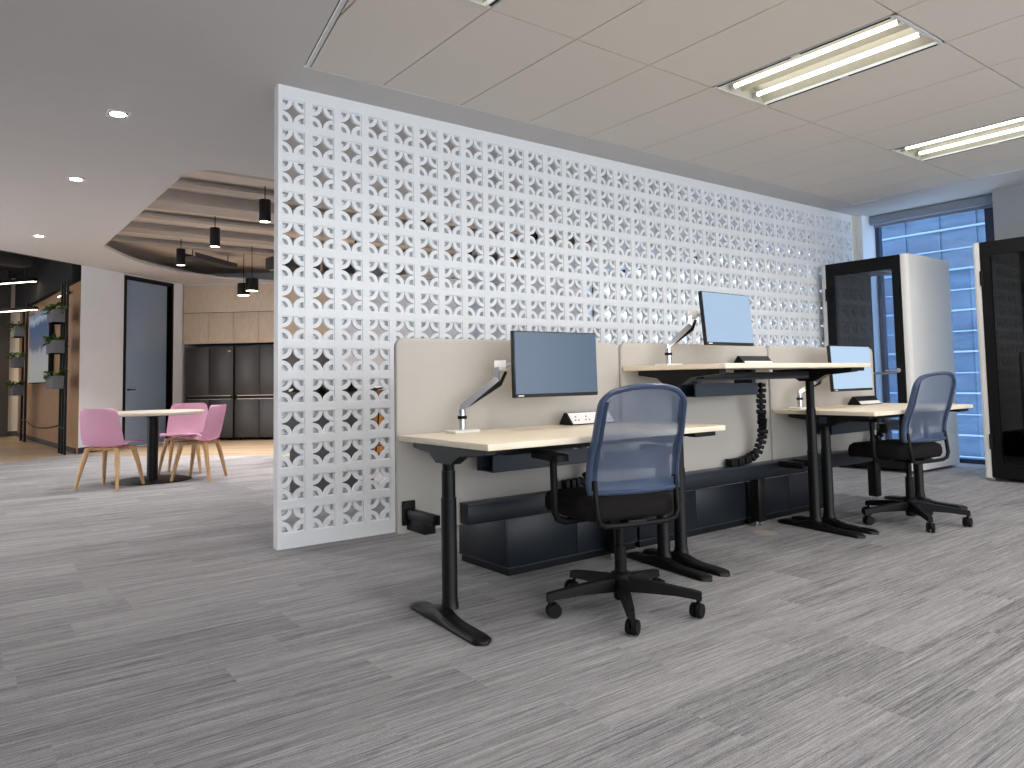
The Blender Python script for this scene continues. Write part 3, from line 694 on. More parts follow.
# jointed cable guides hanging from the cable baskets
def make_spine(pts, label, n=22):
    P = [Vector(p) for p in pts]
    cum = [0]
    for a, b in zip(P, P[1:]): cum.append(cum[-1] + (b - a).length)
    def at(s):
        for k in range(len(P) - 1):
            if s <= cum[k + 1] or k == len(P) - 2:
                u = (s - cum[k]) / max(1e-6, cum[k + 1] - cum[k]); return P[k].lerp(P[k + 1], u), (P[k + 1] - P[k]).normalized()
    b0 = P[0]
    t = thing('cable_guide', label, 'cable guide', b0, 0, 'jointed cable guides under the desks')
    n = max(6, int(cum[-1] / 0.036))
    for k in range(n):
        p, d = at(cum[-1] * (k + 0.5) / n); p = p - b0
        l_ = MB(); q = d.to_track_quat('Z', 'Y').to_matrix()
        l_.box(p, (0.062 if k % 2 else 0.052, 0.05, 0.026), 0.004, q.to_4x4())
        l_.build('link', M['plastic'], t)
    c_ = MB(); c_.tube([at(cum[-1] * k / 24)[0] - b0 for k in range(25)], 0.012, seg=8); c_.build('cable', M['boothblack'], t)
    return t
make_spine([(2.65, -1.61, 0.985), (2.65, -1.61, 0.90), (2.66, -1.60, 0.78), (2.70, -1.58, 0.68), (2.71, -1.565, 0.60), (2.68, -1.545, 0.51), (2.60, -1.53, 0.468), (2.50, -1.525, 0.455), (2.39, -1.52, 0.455)], 'long jointed black cable guide curving down from the raised middle desk')
make_spine([(1.10, -1.62, 0.62), (1.12, -1.60, 0.56), (1.12, -1.57, 0.52), (1.06, -1.54, 0.461), (0.94, -1.52, 0.455)], 'short jointed black cable guide below the nearest desk, beside its chair')
make_spine([(4.27, -1.62, 0.62), (4.30, -1.60, 0.56), (4.29, -1.57, 0.52), (4.22, -1.54, 0.461), (4.12, -1.52, 0.455)], 'short jointed black cable guide below the farthest desk')

# ------------------------------------------------------------------ office chairs
def make_office_chair(loc, rz, base_rot, label, lift=0.0):
    t = thing('office_chair', label, 'chair', loc, rz, 'blue mesh office chairs')
    base = MB(); base.lathe([(0.03, 0.05), (0.034, 0.06), (0.036, 0.13), (0.045, 0.135), (0.045, 0.165), (0.03, 0.172)], seg=24)
    for k in range(5):
        a = base_rot + k * 2 * PI / 5; ca, sa = math.cos(a), math.sin(a); pa = Vector((-sa, ca, 0)); ra = Vector((ca, sa, 0))
        rings = []
        for u, zb, zt_, w in ((0.03, 0.088, 0.146, 0.027), (0.12, 0.088, 0.139, 0.024), (0.24, 0.085, 0.122, 0.021), (0.325, 0.076, 0.110, 0.018), (0.350, 0.070, 0.104, 0.015)):
            c = ra * u
            rings.append([c + pa * (-w) + Vector((0, 0, zb)), c + pa * w + Vector((0, 0, zb)), c + pa * w * .8 + Vector((0, 0, zt_)), c - pa * w * .8 + Vector((0, 0, zt_))])
        base.loft(rings)
    base_o = base.build('star_base', M['plastic'], t)
    for k in range(5):
        a = base_rot + k * 2 * PI / 5; ra = Vector((math.cos(a), math.sin(a), 0)); th = a + 1.1 + 1.7 * k
        ax = Vector((math.cos(th), math.sin(th), 0)); c = ra * 0.335 + Vector((-ax.y, ax.x, 0)) * 0.014
        w_ = MB()
        for s in (-1, 1): w_.cyl(c + ax * (s * 0.006) + Vector((0, 0, 0.032)), c + ax * (s * 0.024) + Vector((0, 0, 0.032)), 0.032, 0.029, seg=20)
        w_.cyl(c + ax * -0.008 + Vector((0, 0, 0.032)), c + ax * 0.008 + Vector((0, 0, 0.032)), 0.012)
        w_.cyl(ra * 0.335 + Vector((0, 0, 0.045)), ra * 0.335 + Vector((0, 0, 0.088)), 0.009)
        w_.build('caster', M['plastic'], base_o)
    MB().cyl((0, 0, 0.10), (0, 0, 0.285), 0.028, 0.026).cyl((0, 0, 0.28), (0, 0, 0.42), 0.018).build('gas_column', M['plastic'], t)
    MB().box((0, 0.05, 0.412), (0.20, 0.28, 0.045), 0.012).box((0, -0.09, 0.408), (0.10, 0.12, 0.03), 0.008).build('tilt_mechanism', M['plastic'], t)
    # cushion
    sw, sd = 0.245, 0.24
    def outline(kx, ky, z, dip=0.0):
        out = []
        for q in range(40):
            a = q * 2 * PI / 40; c, s = math.cos(a), math.sin(a); e = 0.38
            x = sw * kx * math.copysign(abs(c) ** e, c); y = sd * ky * math.copysign(abs(s) ** e, s)
            zz = z - (0.025 * max(0, (y - 0.12) / 0.12) ** 2 if y > 0.12 else 0)
            out.append(Vector((x, y + 0.10, zz)))
        return out
    MB().loft([outline(0.86, 0.86, 0.418), outline(0.96, 0.96, 0.424), outline(1.0, 1.0, 0.446), outline(1.0, 1.0, 0.480), outline(0.97, 0.97, 0.505), outline(0.88, 0.88, 0.518), outline(0.5, 0.5, 0.521)]).build('seat', M['seatfab'], t, angle=60)
    # U shaped tube that carries the back
    def up(sx): return [(sx * 0.206, -0.140, 0.60), (sx * 0.206, -0.150, 0.52), (sx * 0.205, -0.158, 0.455), (sx * 0.193, -0.156, 0.420), (sx * 0.160, -0.146, 0.405)]
    MB().tube(up(-1) + [(-0.08, -0.142, 0.402), (0.08, -0.142, 0.402)] + up(1)[::-1], 0.012, seg=10).build('back_frame', M['plastic'], t)
    # back: sides converge and lean away, corners rounded
    ZB0, ZB1 = 0.548, 0.995
    def bx(u, v):
        w = 0.224 - 0.004 * v - 0.012 * v * v
        if v > 0.86: w *= 1 - 0.20 * ((v - 0.86) / 0.14) ** 2.2
        return u * w
    def by(u, v): return -0.172 - 0.105 * v ** 1.25 + 0.030 * math.sin(PI * min(1, v / 0.55)) * 0.5 + 0.045 * u * u
    def bz(u, v):
        top = ZB1 + 0.002 - 0.026 * abs(u) ** 2.4
        return ZB0 + (top - ZB0) * v
    def bp(u, v): return Vector((bx(u, v), by(u, v), bz(u, v)))
    ring_ = []
    for k in range(23): ring_.append(bp(-1, k / 22))
    ring_ += [bp(-1 + 2 * k / 16, 1.0) for k in range(1, 16)]
    for k in range(23): ring_.append(bp(1, 1 - k / 22))
    ring_ += [bp(1 - 2 * k / 12, 0.0) for k in range(1, 12)]
    bf = MB(); bf.tube(ring_, 0.0125, seg=8, closed=True, up=(0, -1, 0.15), flat=1.5)
    bko = bf.build('backrest', M['bluep'], t, angle=50)
    MB().sheet(lambda i, j: bp(-0.97 + 1.94 * i, 0.01 + 0.98 * j), 16, 18).build('mesh_panel', M['mesh'], bko)
    # side wings and the glossy lower band
    for sx in (-1, 1):
        MB().sheet(lambda i, j: bp(sx * (0.86 + 0.15 * i), 0.0 + 0.9 * j) + Vector((0, -0.004, 0)), 3, 14, 0.004).build('side_band', M['bluep'], bko)
    MB().sheet(lambda i, j: bp(-0.98 + 1.96 * i, 0.0 + 0.105 * j) + Vector((0, -0.012, 0)), 14, 3, 0.006).build('lower_band', M['bluegloss'], bko)
    MB().sheet(lambda i, j: bp(-0.72 + 1.44 * i, 0.20 + 0.19 * j) + Vector((0, 0.022, 0)), 12, 4, 0.008).build('lumbar_pad', M['bluegloss'], bko)
    for sx in (-1, 1):
        a = MB(); a.tube([(sx * 0.09, 0.05, 0.412), (sx * 0.25, 0.05, 0.405), (sx * 0.285, 0.05, 0.418), (sx * 0.298, 0.05, 0.45), (sx * 0.300, 0.05, 0.55), (sx * 0.300, 0.055, 0.675)], 0.0165, seg=10)
        ao = a.build('armrest', M['plastic'], t)
        p_ = MB(); p_.prism(rrect(0.085, 0.26, 0.035, 5, sx * 0.295, 0.10), 0.675, 0.702); p_.build('arm_pad', M['plastic'], ao)
    for ch in t.children:                                        # gas lift: everything above the column rides up
        if not ch.name.startswith('star_base'): ch.location.z = lift
    return t
make_office_chair((0.682, -2.205, 0), math.radians(-13), math.radians(-115.6), 'blue mesh office chair at the nearest desk, front and centre')
make_office_chair((3.565, -2.135, 0), math.radians(-8.3), math.radians(-128.2), 'blue mesh office chair at the farthest desk beside the phone pod', 0.03)
tag(MB().lathe([(0.055, 0.0), (0.075, 0.0), (0.076, 0.003), (0.055, 0.004)], seg=36).build('floor_grommet', M['steel'], None, (2.545, -1.672, 0.0005)), 'flat round floor box ring in the carpet by the raised desk', 'floor box')

# ------------------------------------------------------------------ phone pods
PX0, PX1, PZ = 6.1, 7.08, 2.27
def make_pod(y1, y0, label, dark):
    t = thing('phone_pod', label, 'phone booth', (PX0, 0, 0), 0, 'phone pods by the window')
    th = 0.07
    # shell: two sides and a roof, front edges rounded
    L_ = PX1 - PX0
    for ya, yb in ((y1 - th, y1), (y0, y0 + th)):
        r = 0.05; out = 1 if yb == y1 else -1
        yo = yb if out > 0 else ya; yi = ya if out > 0 else yb
        poly = [(0.0, yi), (L_, yi), (L_, yo)] + [(r - r * math.sin(a * PI / 12), yo - out * (r - r * math.cos(a * PI / 12))) for a in range(7)]
        MB().prism(poly, 0.03, PZ).build('side_panel', M['boothwhite'], t)
    MB().span(0.02, L_, y0 + th, y1 - th, PZ - 0.07, PZ).build('roof', M['boothblack'], t)
    MB().span(0.02, L_, y0 + th, y1 - th, 0.03, 0.09).build('floor_tray', M['boothblack'], t)
    MB().span(0.08, L_ - 0.05, y1 - th - 0.04, y1 - th, 0.09, PZ - 0.07).span(0.08, L_ - 0.05, y0 + th, y0 + th + 0.04, 0.09, PZ - 0.07).build('lining', M['boothfelt'], t)
    MB().span(L_ - 0.04, L_ - 0.025, y0 + th, y1 - th, 0.09, PZ - 0.07).build('back_glass', M['boothglass' if not dark else 'boothfelt'], t)
    ya, yb = y0 + th + 0.003, y1 - th - 0.003
    fr = 0.085
    d_ = MB().span(-0.008, 0.035, ya, ya + fr, 0.04, PZ - 0.003).span(-0.008, 0.035, yb - fr, yb, 0.04, PZ - 0.003).span(-0.008, 0.035, ya + fr, yb - fr, PZ - 0.14, PZ - 0.003).span(-0.008, 0.035, ya + fr, yb - fr, 0.04, 0.16).build('door', M['boothblack'], t)
    MB().span(0.008, 0.02, ya + fr, yb - fr, 0.16, PZ - 0.14).build('door_glass', M['boothglass' if not dark else 'boothglass_dark'], d_)
    hy = ya + 0.045
    MB().cyl((-0.008, hy, 1.06), (-0.05, hy, 1.06), 0.022).cyl((-0.045, hy, 1.06), (-0.045, hy + 0.13, 1.06), 0.009).build('door_handle', M['chrome'], d_)
    for z_ in (1.85, 0.30): MB().cyl((-0.014, yb - 0.008, z_), (-0.014, yb - 0.008, z_ + 0.14), 0.016).build('hinge', M['boothblack'], d_)
    for x in (0.08, L_ - 0.08):
        for y_ in (y0 + 0.05, y1 - 0.05): MB().cyl((x, y_, 0), (x, y_, 0.035), 0.02).build('levelling_foot', M['chrome'], t)
    MB().span(0.50, L_ - 0.06, y0 + th + .05, y1 - th - .05, 1.02, 1.045, 0.004).build('shelf', M['whiteplastic'], t)
    MB().span(0.55, L_ - .15, (ya + yb) / 2 - 0.28, (ya + yb) / 2 + 0.28, 0.40, 0.50, 0.03).span(0.75, 0.85, (ya + yb) / 2 - 0.05, (ya + yb) / 2 + 0.05, 0.09, 0.40).build('stool', M['boothfelt'], t)
    MB().span(0.45, 0.95, (ya + yb) / 2 - 0.04, (ya + yb) / 2 + 0.04, PZ - 0.085, PZ - 0.07).build('vent', M['steel'], t)
    return t
make_pod(-0.075, -1.04, 'white phone pod with a glass door next to the end of the block screen', False)
make_pod(-1.645, -2.80, 'dark glazed phone pod cut off by the right edge of the photo', True)

# ------------------------------------------------------------------ ceiling lights
def lamp_beam(parent, z, watts, col=(1.0, 0.97, 0.94), angle=120, blend=0.9, r=0.04):
    ld = bpy.data.lights.new('beam', 'SPOT'); ld.energy = watts; ld.color = col; ld.spot_size = math.radians(angle); ld.spot_blend = blend; ld.shadow_soft_size = r
    o = bpy.data.objects.new('beam', ld); COL.objects.link(o); o.parent = parent; o.location = (0, 0, z); return o
def make_fixture(i, j, label):
    xa, xb = TX0 + i * TW_ + 0.006, TX0 + (i + 1) * TW_ - 0.006; ya, yb = TY0 - (j + 1) * TL + 0.006, TY0 - j * TL - 0.006
    cx, cy, w, l = (xa + xb) / 2, (ya + yb) / 2, xb - xa, yb - ya
    t = thing('ceiling_light', label, 'ceiling light', (cx, cy, H), 0, 'twin tube ceiling lights')
    MB().span(-w / 2, -w / 2 + 0.03, -l / 2, l / 2, -0.004, 0.03).span(w / 2 - 0.03, w / 2, -l / 2, l / 2, -0.004, 0.03).span(-w / 2, w / 2, l / 2 - 0.018, l / 2, -0.006, 0.03).span(-w / 2, w / 2, -l / 2, -l / 2 + 0.018, -0.006, 0.03).build('frame', M['trim_white'], t)
    tr = MB(); hw = w / 2 - 0.05
    prof = [(-hw, 0.004), (-hw * 0.9, 0.05), (-hw * .52, 0.085), (-hw * 0.08, 0.06), (0, 0.03), (hw * 0.08, 0.06), (hw * .52, 0.085), (hw * 0.9, 0.05), (hw, 0.004)]
    tr.sheet(lambda u, v: Vector((prof[int(round(u * 8))][0], -l / 2 + 0.018 + v * (l - 0.036), prof[int(round(u * 8))][1])), 8, 1)
    tr.build('reflector', M['reflector'], t, normals=False)
    [MB().span(-w / 2 + 0.03, w / 2 - 0.03, q_ - 0.001, q_ + 0.001, -0.002, 0.1).build('end_plate', M['reflector'], t) for q_ in (l / 2 - 0.019, -l / 2 + 0.019)]
    for sx in (-1, 1):
        for sy in (-0.3, 0.3): o_ = lamp_beam(t, 0.005, FIXTURE_WATTS, (1.0, 0.96, 0.92), 165, 0.6, 0.02); o_.location = (sx * hw * 0.52, sy, 0.005)
    for sx in (-1, 1):
        tb = MB().cyl((sx * hw * .52, -l / 2 + 0.06, 0.028), (sx * hw * .52, l / 2 - 0.06, 0.028), 0.0145, seg=16).build('tube', M['tube'], t)
        for qa, qb in ((-l / 2 + 0.021, -l / 2 + 0.06), (l / 2 - 0.06, l / 2 - 0.021)): MB().cyl((sx * hw * .52, qa, 0.028), (sx * hw * .52, qb, 0.028), 0.019).build('tube_cap', M['chrome'], tb)
        for qa, qb in ((0.03, l / 2 - 0.03), (-l / 2 + 0.03, -0.03)): MB().span(sx * (w / 2 - 0.016) - 0.009, sx * (w / 2 - 0.016) + 0.009, qa, qb, -0.0055, 0.0).build('air_slot', M['boothblack'], t)
    return t
lab = {(3, 1): 'twin tube ceiling light in full view above the raised desk', (7, 1): 'twin tube ceiling light cut off by the right edge of the photo', (-1, 1): 'twin tube ceiling light mostly above the top edge, nearest the block screen corner'}
other = 'unseen twin tube ceiling light added to light the room'  # rows past the first are unseen, added for their light
for i, j in lights_at: make_fixture(i, j, lab.get((i, j), other))

def make_downlight(x, y, label):
    t = thing('downlight', label, 'downlight', (x, y, H), 0, 'square downlights in the plaster ceiling')
    MB().span(-0.075, 0.075, 0.06, 0.075, -0.004, 0.004).span(-0.075, 0.075, -0.075, -0.06, -0.004, 0.004).span(-0.075, -0.06, -0.06, 0.06, -0.004, 0.004).span(0.06, 0.075, -0.06, 0.06, -0.004, 0.004).build('trim_ring', M['trim_white'], t)
    MB().span(-0.06, 0.06, -0.06, 0.06, -0.0022, -0.0005).build('baffle', M['boothblack'], t)
    MB().lathe([(0.0, -0.010), (0.035, -0.010), (0.047, -0.006), (0.05, -0.0022)], seg=24).build('lamp', M['down'], t)
    lamp_beam(t, -0.03, SPOT_WATTS * 0.5)
    return t
make_downlight(-0.849, 1.169, 'nearest of the three square downlights left of the block screen')
make_downlight(-0.886, 3.216, 'middle of the three square downlights left of the block screen')
make_downlight(-0.946, 6.433, 'farthest of the three square downlights, near the timber wall')

for x, y, lb in ((-3.2, 1.169, 'unseen square downlight added to light the left side, nearest of its row'), (-3.2, 3.216, 'unseen square downlight added to light the left side, middle of its row'), (-3.2, 6.0, 'unseen square downlight added to light the left side, farthest of its row')):
    make_downlight(x, y, lb)  # this row is out of view, added to brighten the left side

def make_pendant(x, y, z, label, r=0.064, h=0.25):
    t = thing('pendant_lamp', label, 'pendant lamp', (x, y, z), 0, 'black cylinder pendants in the ceiling opening')
    MB().lathe([(0.0, h), (r * 0.96, h), (r, h - 0.006), (r, 0.0), (r - 0.006, 0.0), (r - 0.006, 0.012), (0.0, 0.014)], seg=28).build('lamp_shade', M['blackmetal'], t)
    MB().lathe([(0.0, 0.004), (r - 0.009, 0.004), (r - 0.008, 0.012), (0.0, 0.013)], seg=24).build('lamp', M['pend'], t)
    MB().cyl((0, 0, h), (0, 0, 3.258 - z), 0.006, seg=8).build('stem', M['blackmetal'], t)
    lamp_beam(t, -0.02, SPOT_WATTS, angle=100)
    return t
make_pendant(0.986, 3.554, 2.85, 'black cylinder pendant nearest the block screen')
make_pendant(0.931, 5.377, 2.85, 'black cylinder pendant second from the block screen')
make_pendant(0.918, 7.192, 2.85, 'black cylinder pendant farthest left in the ceiling opening')
make_pendant(2.00, 7.25, 2.53, 'front one of the two close black pendants before the oak cupboards', 0.10, 0.20)
make_pendant(2.02, 7.75, 2.51, 'rear one of the two close black pendants before the oak cupboards', 0.10, 0.20)
for k, (x, y) in enumerate(((2.9, 3.4), (2.9, 5.2), (4.4, 3.0), (4.4, 4.6))):
    make_pendant(x, y, 2.85, 'black cylinder pendant seen through the holes of the block screen')

# ------------------------------------------------------------------ kitchen wall: fridges and oak cupboards
def kthing(name, label, cat, s, group=None): p = K(s, 0, 0); return thing(name, label, cat, p, KRZ, group)
# local axes of a kitchen thing: +X along the wall, +Y into the wall
def make_fridge(s, label):
    t = kthing('fridge', label, 'refrigerator', s, 'black four door fridges')
    w, h, dp = 0.955, 1.75, 0.68
    MB().span(0, w, 0.06, dp, 0.03, h - 0.005, 0.005).build('body', M['fridgegap'], t)
    zs = 0.765
    for xa, xb in ((0.004, w / 2 - 0.003), (w / 2 + 0.003, w - 0.004)):
        MB().span(xa, xb, 0, 0.06, zs + 0.07, h, 0.006).build('door', M['fridge'], t)
        MB().span(xa, xb, 0, 0.06, 0.05, zs, 0.006).build('lower_door', M['fridge'], t)
    MB().span(0.004, w - 0.004, 0.03, 0.06, zs, zs + 0.07).build('grip_recess', M['fridgegap'], t)
    MB().span(0.05, w - 0.05, 0.002, 0.012, zs + 0.062, zs + 0.072).span(0.05, w - 0.05, 0.002, 0.012, zs - 0.004, zs + 0.008).build('grip_strip', M['brass'], t)
    MB().span(w - 0.11, w - 0.05, -0.0015, 0.001, h - 0.085, h - 0.07).build('maker_mark', M['brass'], t)
    for x in (0.08, w - 0.08): MB().cyl((x, 0.1, 0), (x, 0.1, 0.035), 0.02).build('foot', M['plastic'], t)
    return t
make_fridge(0.06, 'black four door fridge beside the black door')
make_fridge(1.04, 'black four door fridge half hidden by the block screen edge')
make_fridge(2.02, 'black four door fridge seen only through the block screen')
def make_cupboard(s, w, label, z0=1.82, z1=2.93):
    t = kthing('overhead_cupboard', label, 'cabinet', s, 'oak cupboards over the fridges')
    MB().span(0.0, w - 0.001, 0.02, 0.66, z0, z1).build('body', M['duct'], t)
    zm = 2.41
    for xa, xb in ((0.004, w / 2 - 0.004), (w / 2 + 0.004, w - 0.004)):
        MB().span(xa, xb, 0.0, 0.019, z0, zm - 0.005, 0.001).build('door', M['oak_panel'], t)
    MB().span(0.0, w - 0.001, 0.0, 0.019, zm + 0.005, z1, 0.001).build('upper_panel', M['oak_panel'], t)
    return t
cl = ('oak cupboard over the fridge beside the black door', 'oak cupboard over the half hidden fridge', 'oak cupboard over the fridge behind the block screen')
for k in range(3): make_cupboard(0.02 + k * 0.985, 0.985, cl[k])
struct(MB().prism([K(0, 0.0, 0)[:2], K(7.2, 0.0, 0)[:2], K(7.2, -KB, 0)[:2], K(0, -KB, 0)[:2]], 2.932, 2.975).build('wall_over_cupboards', M['plaster']))
t = kthing('tall_cupboard', 'tall white cupboard run behind the block screen', 'cabinet', 3.0)
for k in range(4):
    MB().span(k * 0.6 + 0.002, k * 0.6 + 0.598, 0, 0.02, 0.10, 2.92, 0.001).build('door', M['wall'], t)
MB().span(0, 2.4, 0.02, 0.66, 0.10, 2.92).build('body', M['wall'], t)
MB().span(0, 2.4, 0.05, 0.60, 0, 0.10).build('plinth', M['duct'], t)

# kitchen island, stools and planters, glimpsed through the block screen
t = thing('kitchen_island', 'amber timber kitchen island with a white top behind the block screen', 'kitchen island', (3.1, 4.4, 0), KRZ)
MB().span(-1.3, 1.3, -0.35, 0.35, 0.10, 0.93).build('body', M['amber'], t)
MB().span(-1.38, 1.38, -0.43, 0.43, 0.93, 0.97, 0.004).build('worktop', M['whiteplastic'], t)
MB().span(-1.25, 1.25, -0.30, 0.30, 0, 0.10).build('plinth', M['boothblack'], t)
sl = MB()
for k in range(26): sl.span(-1.29 + k * 0.1, -1.24 + k * 0.1, -0.37, -0.35, 0.11, 0.92)
sl.build('slats', M['amber'], t)
def make_stool(loc, rz, label):
    t = thing('bar_stool', label, 'stool', loc, rz, 'black bar stools at the island')
    MB().lathe([(0.0, 0.70), (0.17, 0.70), (0.185, 0.71), (0.18, 0.735), (0.0, 0.74)], seg=24).build('seat', M['plastic'], t)
    for sx in (-1, 1):
        for sy in (-1, 1): MB().cyl((sx * 0.19, sy * 0.19, 0), (sx * 0.11, sy * 0.11, 0.70), 0.011, seg=8).build('leg', M['blackmetal'], t)
    MB().tube([(0.16, 0.16, 0.25), (-0.16, 0.16, 0.25), (-0.16, -0.16, 0.25), (0.16, -0.16, 0.25)], 0.008, seg=8, closed=True).build('foot_ring', M['blackmetal'], t)
    return t
for k, s in enumerate((-0.9, 0.0, 0.9)):
    p = Vector((3.1, 4.4)) + KD * s + KN * 0.72
    make_stool((p.x, p.y, 0), KRZ, 'black bar stool at the amber island behind the block screen')

def foliage(mb, c, rx, ry, rz_, n, size, droop=0.0):
    for _ in range(n):
        a = random.uniform(0, 2 * PI); e = random.uniform(-0.2, 1.2); rr = random.uniform(0.3, 1) 
        p = Vector((c[0] + rx * rr * math.cos(a), c[1] + ry * rr * math.sin(a), c[2] + rz_ * math.sin(e) * rr - droop * rr * random.random()))
        d = Vector((math.cos(a), math.sin(a), random.uniform(-0.6 - droop, 0.7))).normalized(); s = d.cross(Vector((0, 0, 1))).normalized(); L_ = size * random.uniform(0.7, 1.3)
        nrm = s.cross(d) * (L_ * 0.14)
        vs = [mb.bm.verts.new(q) for q in (p, p + d * L_ * .35 + s * L_ * .22 + nrm, p + d * L_ * .75 + s * L_ * .17 + nrm * .5, p + d * L_, p + d * L_ * .75 - s * L_ * .17 + nrm * .5, p + d * L_ * .35 - s * L_ * .22 + nrm)]
        mb.bm.faces.new(vs[:4]); mb.bm.faces.new((vs[0], vs[3], vs[4], vs[5]))
def make_planter(loc, rz, w, d, h, label, n=70, size=0.10, hang=None, m='planter'):
    t = thing('planter', label, 'planter', loc, rz, 'planters with trailing leaves')
    MB().prism(rrect(w, d, 0.012, 3), 0.0, 0.008).loft([[Vector((x, y, z)) for x, y in rrect(w, d, 0.012, 3)] for z in (0.0, h)] + [[Vector((x, y, z)) for x, y in rrect(w - 0.02, d - 0.02, 0.008, 3)] for z in (h, h - 0.03)]).build('pot', M[m], t)
    f = MB(); foliage(f, (0, 0, h - 0.01), w * 0.48, d * 0.5, 0.12, n, size, 0.03); f.build('leaves', M['leaf'], t, normals=False)
    return t
for k, (x, y) in enumerate(((1.2, 2.2), (2.5, 1.9))):
    t = make_planter((x, y, 0.0), KRZ, 0.75, 0.28, 0.95, ('grey floor planter with green leaves behind the block screen, nearer the kitchen island end', 'grey floor planter with green leaves behind the block screen, nearer the desks')[k], 160, 0.16)

# ------------------------------------------------------------------ timber wall: display, plant rack
t = thing('video_display', 'large lit display showing blue sky on the timber wall', 'display', TW(1.98, 0.03, 1.13), TRZ)
MB().span(0, 2.15, 0.0, -0.0 + 0.06, 0, 1.36, 0.004).build('shell', M['boothblack'], t)
MB().span(0.015, 2.135, 0.06, 0.064, 0.015, 1.345).build('picture', M['display'], t)
# TRZ frame: +X along the wall away from us, +Y to the corridor side
for (x_, y_, l_, w_, a_, lb_) in ((-1.6, 10.6, 3.2, 0.35, 0.35, 'dark duct nearest in the dark corridor ceiling'), (-1.9, 13.0, 3.2, 0.5, 0.15, 'dark duct farther along the dark corridor ceiling')):
    t = thing('corridor_duct', lb_, 'duct', (x_, y_, 3.28), a_)
    MB().box((0, 0, 0), (l_ * 0.55, w_, 0.2), 0.03).build('duct_body', M['duct'], t)
    for q_ in (-0.6, 0.6): MB().cyl((q_, 0, 0.09), (q_, 0, 0.21), 0.01, seg=8).build('hanger', M['steel'], t)
def tthing(name, label, cat, s, off, z, group=None): return thing(name, label, cat, TW(s, off, z), TRZ, group)
t = tthing('plant_rack', 'black floor to ceiling plant rack at the near end of the timber wall', 'plant rack', 0.15, 0.17, 0.0)
for x in (-0.22, 0.0, 0.22): MB().span(x - 0.016, x + 0.016, -0.016, 0.016, 0.0, 2.72).build('pole', M['blackmetal'], t)
MB().span(-0.22, 0.22, -0.01, 0.01, 0.40, 0.42).span(-0.22, 0.22, -0.01, 0.01, 2.3, 2.32).build('crossbar', M['blackmetal'], t)
t = tthing('plant_rack', 'black floor to ceiling plant rack at the far end of the display', 'plant rack', 4.05, 0.17, 0.0)
for x in (-0.22, 0.22): MB().span(x - 0.03, x + 0.03, -0.02, 0.02, 0.0, 2.72).build('pole', M['blackmetal'], t)
MB().span(-0.22, 0.22, -0.01, 0.01, 0.40, 0.42).build('crossbar', M['blackmetal'], t)
t = tthing('rack_cable', 'thin black cable slung low between the two plant racks', 'cable', 0.4, 0.20, 0.0)
MB().tube([(0, 0, 0.43), (0.9, 0, 0.36), (1.9, 0, 0.335), (2.6, 0, 0.36), (3.42, -0.03, 0.43)], 0.012, seg=8).build('cable', M['blackmetal'], t)
for s, off, z, w, lab in ((0.15, 0.285, 2.05, 0.5, 'topmost planter on the near plant rack'), (0.15, 0.285, 1.57, 0.5, 'middle planter on the near plant rack'), (0.15, 0.285, 1.02, 0.5, 'lowest planter on the near plant rack, bushy green'),
                         (4.12, 0.285, 2.05, 0.5, 'topmost planter on the far plant rack beyond the display'), (4.12, 0.285, 1.45, 0.5, 'middle planter on the far plant rack beyond the display'), (4.12, 0.285, 0.90, 0.5, 'lowest planter on the far plant rack beyond the display')):
    p = TW(s, off, z); make_planter(p, TRZ, w, 0.17, 0.20, lab, 60, 0.12)
t = tthing('wall_light', 'slim linear light fixed high on the timber wall above the planters', 'wall light', 0.5, 0.03, 2.58)
MB().span(0, 0.9, 0.0, 0.03, 0.0, 0.03).build('housing', M['blackmetal'], t); MB().span(0.02, 0.88, 0.03, 0.034, 0.006, 0.024).build('lamp', M['led'], t)
for (p, q, lab) in (((-2.6, 14.45), (-0.62, 11.78), 'nearer linear light strip in the dark corridor ceiling'), ((-2.6, 15.2), (-0.57, 12.15), 'farther linear light strip in the dark corridor ceiling')):
    p, q = Vector(p), Vector(q); d = q - p
    t = thing('linear_light', lab, 'linear light', (p.x, p.y, 3.05 if p.y < 15 else 2.55), math.atan2(d.y, d.x), 'linear lights in the corridor')
    MB().span(0, d.length, -0.04, 0.04, 0.0, 0.06).build('housing', M['blackmetal'], t)
    MB().span(0.01, d.length - 0.01, -0.035, 0.035, -0.006, 0.0).build('lamp', M['led'], t)
    for x in (0.3, d.length - 0.3): MB().cyl((x, 0, 0.06), (x, 0, 3.49 - t.location.z), 0.005, seg=6).build('wire', M['blackmetal'], t)
    lamp_beam(t, -0.03, 20, (1, 0.85, 0.66), 160).location = (d.length * 0.6, 0, -0.03)

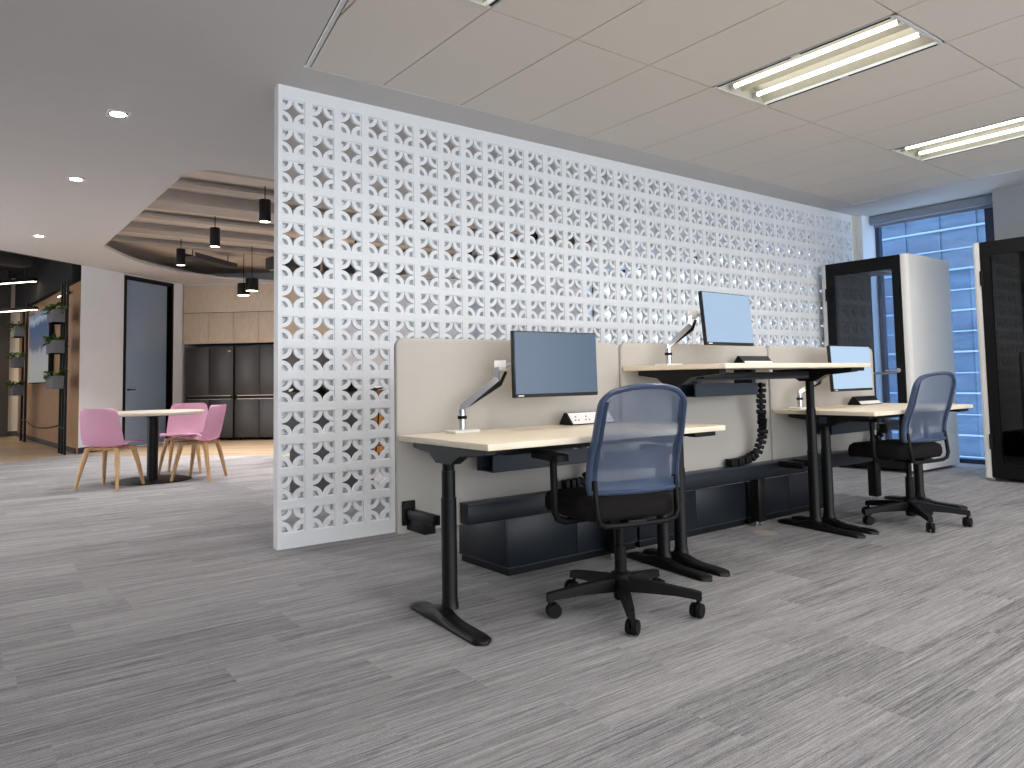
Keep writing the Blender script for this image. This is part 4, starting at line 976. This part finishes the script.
# ------------------------------------------------------------------ pink chairs and round table
t = thing('round_table', 'round white cafe table on a black column between pink chairs', 'table', (0.01, 4.32, 0))
MB().lathe([(0.0, 0.722), (0.515, 0.722), (0.525, 0.728), (0.525, 0.750), (0.518, 0.757), (0.0, 0.757)], seg=56).build('tabletop', wood('pale_top', (206, 195, 178), (216, 206, 190), 5, (1, 12, 1)), t)
MB().lathe([(0.0, 0.012), (0.056, 0.012), (0.056, 0.69), (0.10, 0.71), (0.10, 0.7225), (0.0, 0.7225)], seg=28).build('column', M['blackmetal'], t)
MB().lathe([(0.0, 0.0), (0.40, 0.0), (0.402, 0.006), (0.395, 0.010), (0.05, 0.016), (0.0, 0.016)], seg=48).build('base', M['blackmetal'], t)
def make_pink_chair(loc, rz, label):
    t = thing('shell_chair', label, 'chair', loc, rz, 'pink shell chairs at the round table')
    prof = [(0.240, 0.446), (0.228, 0.462), (0.16, 0.464), (0.06, 0.450), (-0.05, 0.432), (-0.13, 0.424), (-0.188, 0.442), (-0.215, 0.51), (-0.232, 0.58), (-0.248, 0.66), (-0.266, 0.74), (-0.280, 0.80), (-0.284, 0.818)]
    wid = [0.205, 0.215, 0.226, 0.234, 0.238, 0.240, 0.240, 0.239, 0.236, 0.230, 0.220, 0.200, 0.165]
    def lerp(tab, v):
        f = v * (len(tab) - 1); i = min(int(f), len(tab) - 2); u = f - i
        a, b = tab[i], tab[i + 1]
        return a + (b - a) * u if not isinstance(a, tuple) else (a[0] + (b[0] - a[0]) * u, a[1] + (b[1] - a[1]) * u)
    def fn(u, v):
        s = 2 * u - 1; y, z = lerp(prof, v); w = lerp(wid, v)
        k = min(1, max(0, (v - 0.08) / 0.3)) ; e = abs(s) ** 2.6
        f = max(0.0, min(1.0, (v - 0.30) / 0.25))               # from a flat seat to an upright back
        return Vector((s * w, y + 0.075 * e * f, z + 0.045 * e * k * (1 - f)))
    MB().sheet(fn, 18, 36, 0.012).build('shell', M['pink'], t, angle=60)
    MB().sheet(lambda u, v: fn(0.08 + 0.84 * u, 0.02 + 0.36 * v) + Vector((0, 0, 0.004)), 12, 12, -0.012).build('seat_pad', M['pink'], t, angle=60)
    for sx in (-1, 1):
        for sy in (-1, 1):
            l_ = MB(); l_.tube([(sx * 0.235, -0.015 + sy * 0.205, 0.0), (sx * 0.200, -0.015 + sy * 0.165, 0.22), (sx * 0.165, -0.015 + sy * 0.130, 0.40), (sx * 0.12, -0.015 + sy * 0.10, 0.412)], [0.015, 0.022, 0.027, 0.02], seg=10); l_.build('leg', M['oak'], t)
    MB().box((0, 0.085, 0.402), (0.30, 0.035, 0.03), 0.005).box((0, -0.115, 0.402), (0.30, 0.035, 0.03), 0.005).box((0, -0.015, 0.402), (0.05, 0.22, 0.026), 0.005).build('under_frame', M['oak'], t)
    return t
# chair frame: +Y is the way the sitter faces
make_pink_chair((-0.435, 4.02, 0), math.atan2(0.70, 0.72) - PI / 2, 'pink shell chair left of the round table, its back to us')
make_pink_chair((0.425, 4.06, 0), math.atan2(0.60, -0.80) - PI / 2, 'pink shell chair right of the round table, seen from its side')
make_pink_chair((0.46, 4.86, 0), math.atan2(-0.80, -0.42) - PI / 2, 'pink shell chair behind the round table, facing us')

# ------------------------------------------------------------------ tower across the street
t = thing('office_tower', 'blue glass office tower seen through the window', 'building', (23.0, 0.0, -16.0), 0)
MB().span(0, 8, -24, 8.6, 0, 25).build('glazing', M['facade'], t)
bd_ = MB()
for k in range(39): bd_.span(-0.12, 0.0, -24, 8.6, 0.35 + k * 0.64, 0.35 + k * 0.64 + (0.055 if k % 2 else 0.035))
bd_.build('floor_bands', M['facadeband'], t)
mu = MB()
for k in range(31): mu.span(-0.06, 0.0, -23.8 + k * 1.05, -23.75 + k * 1.05, 0, 25)
mu.build('mullions', M['facade'], t)
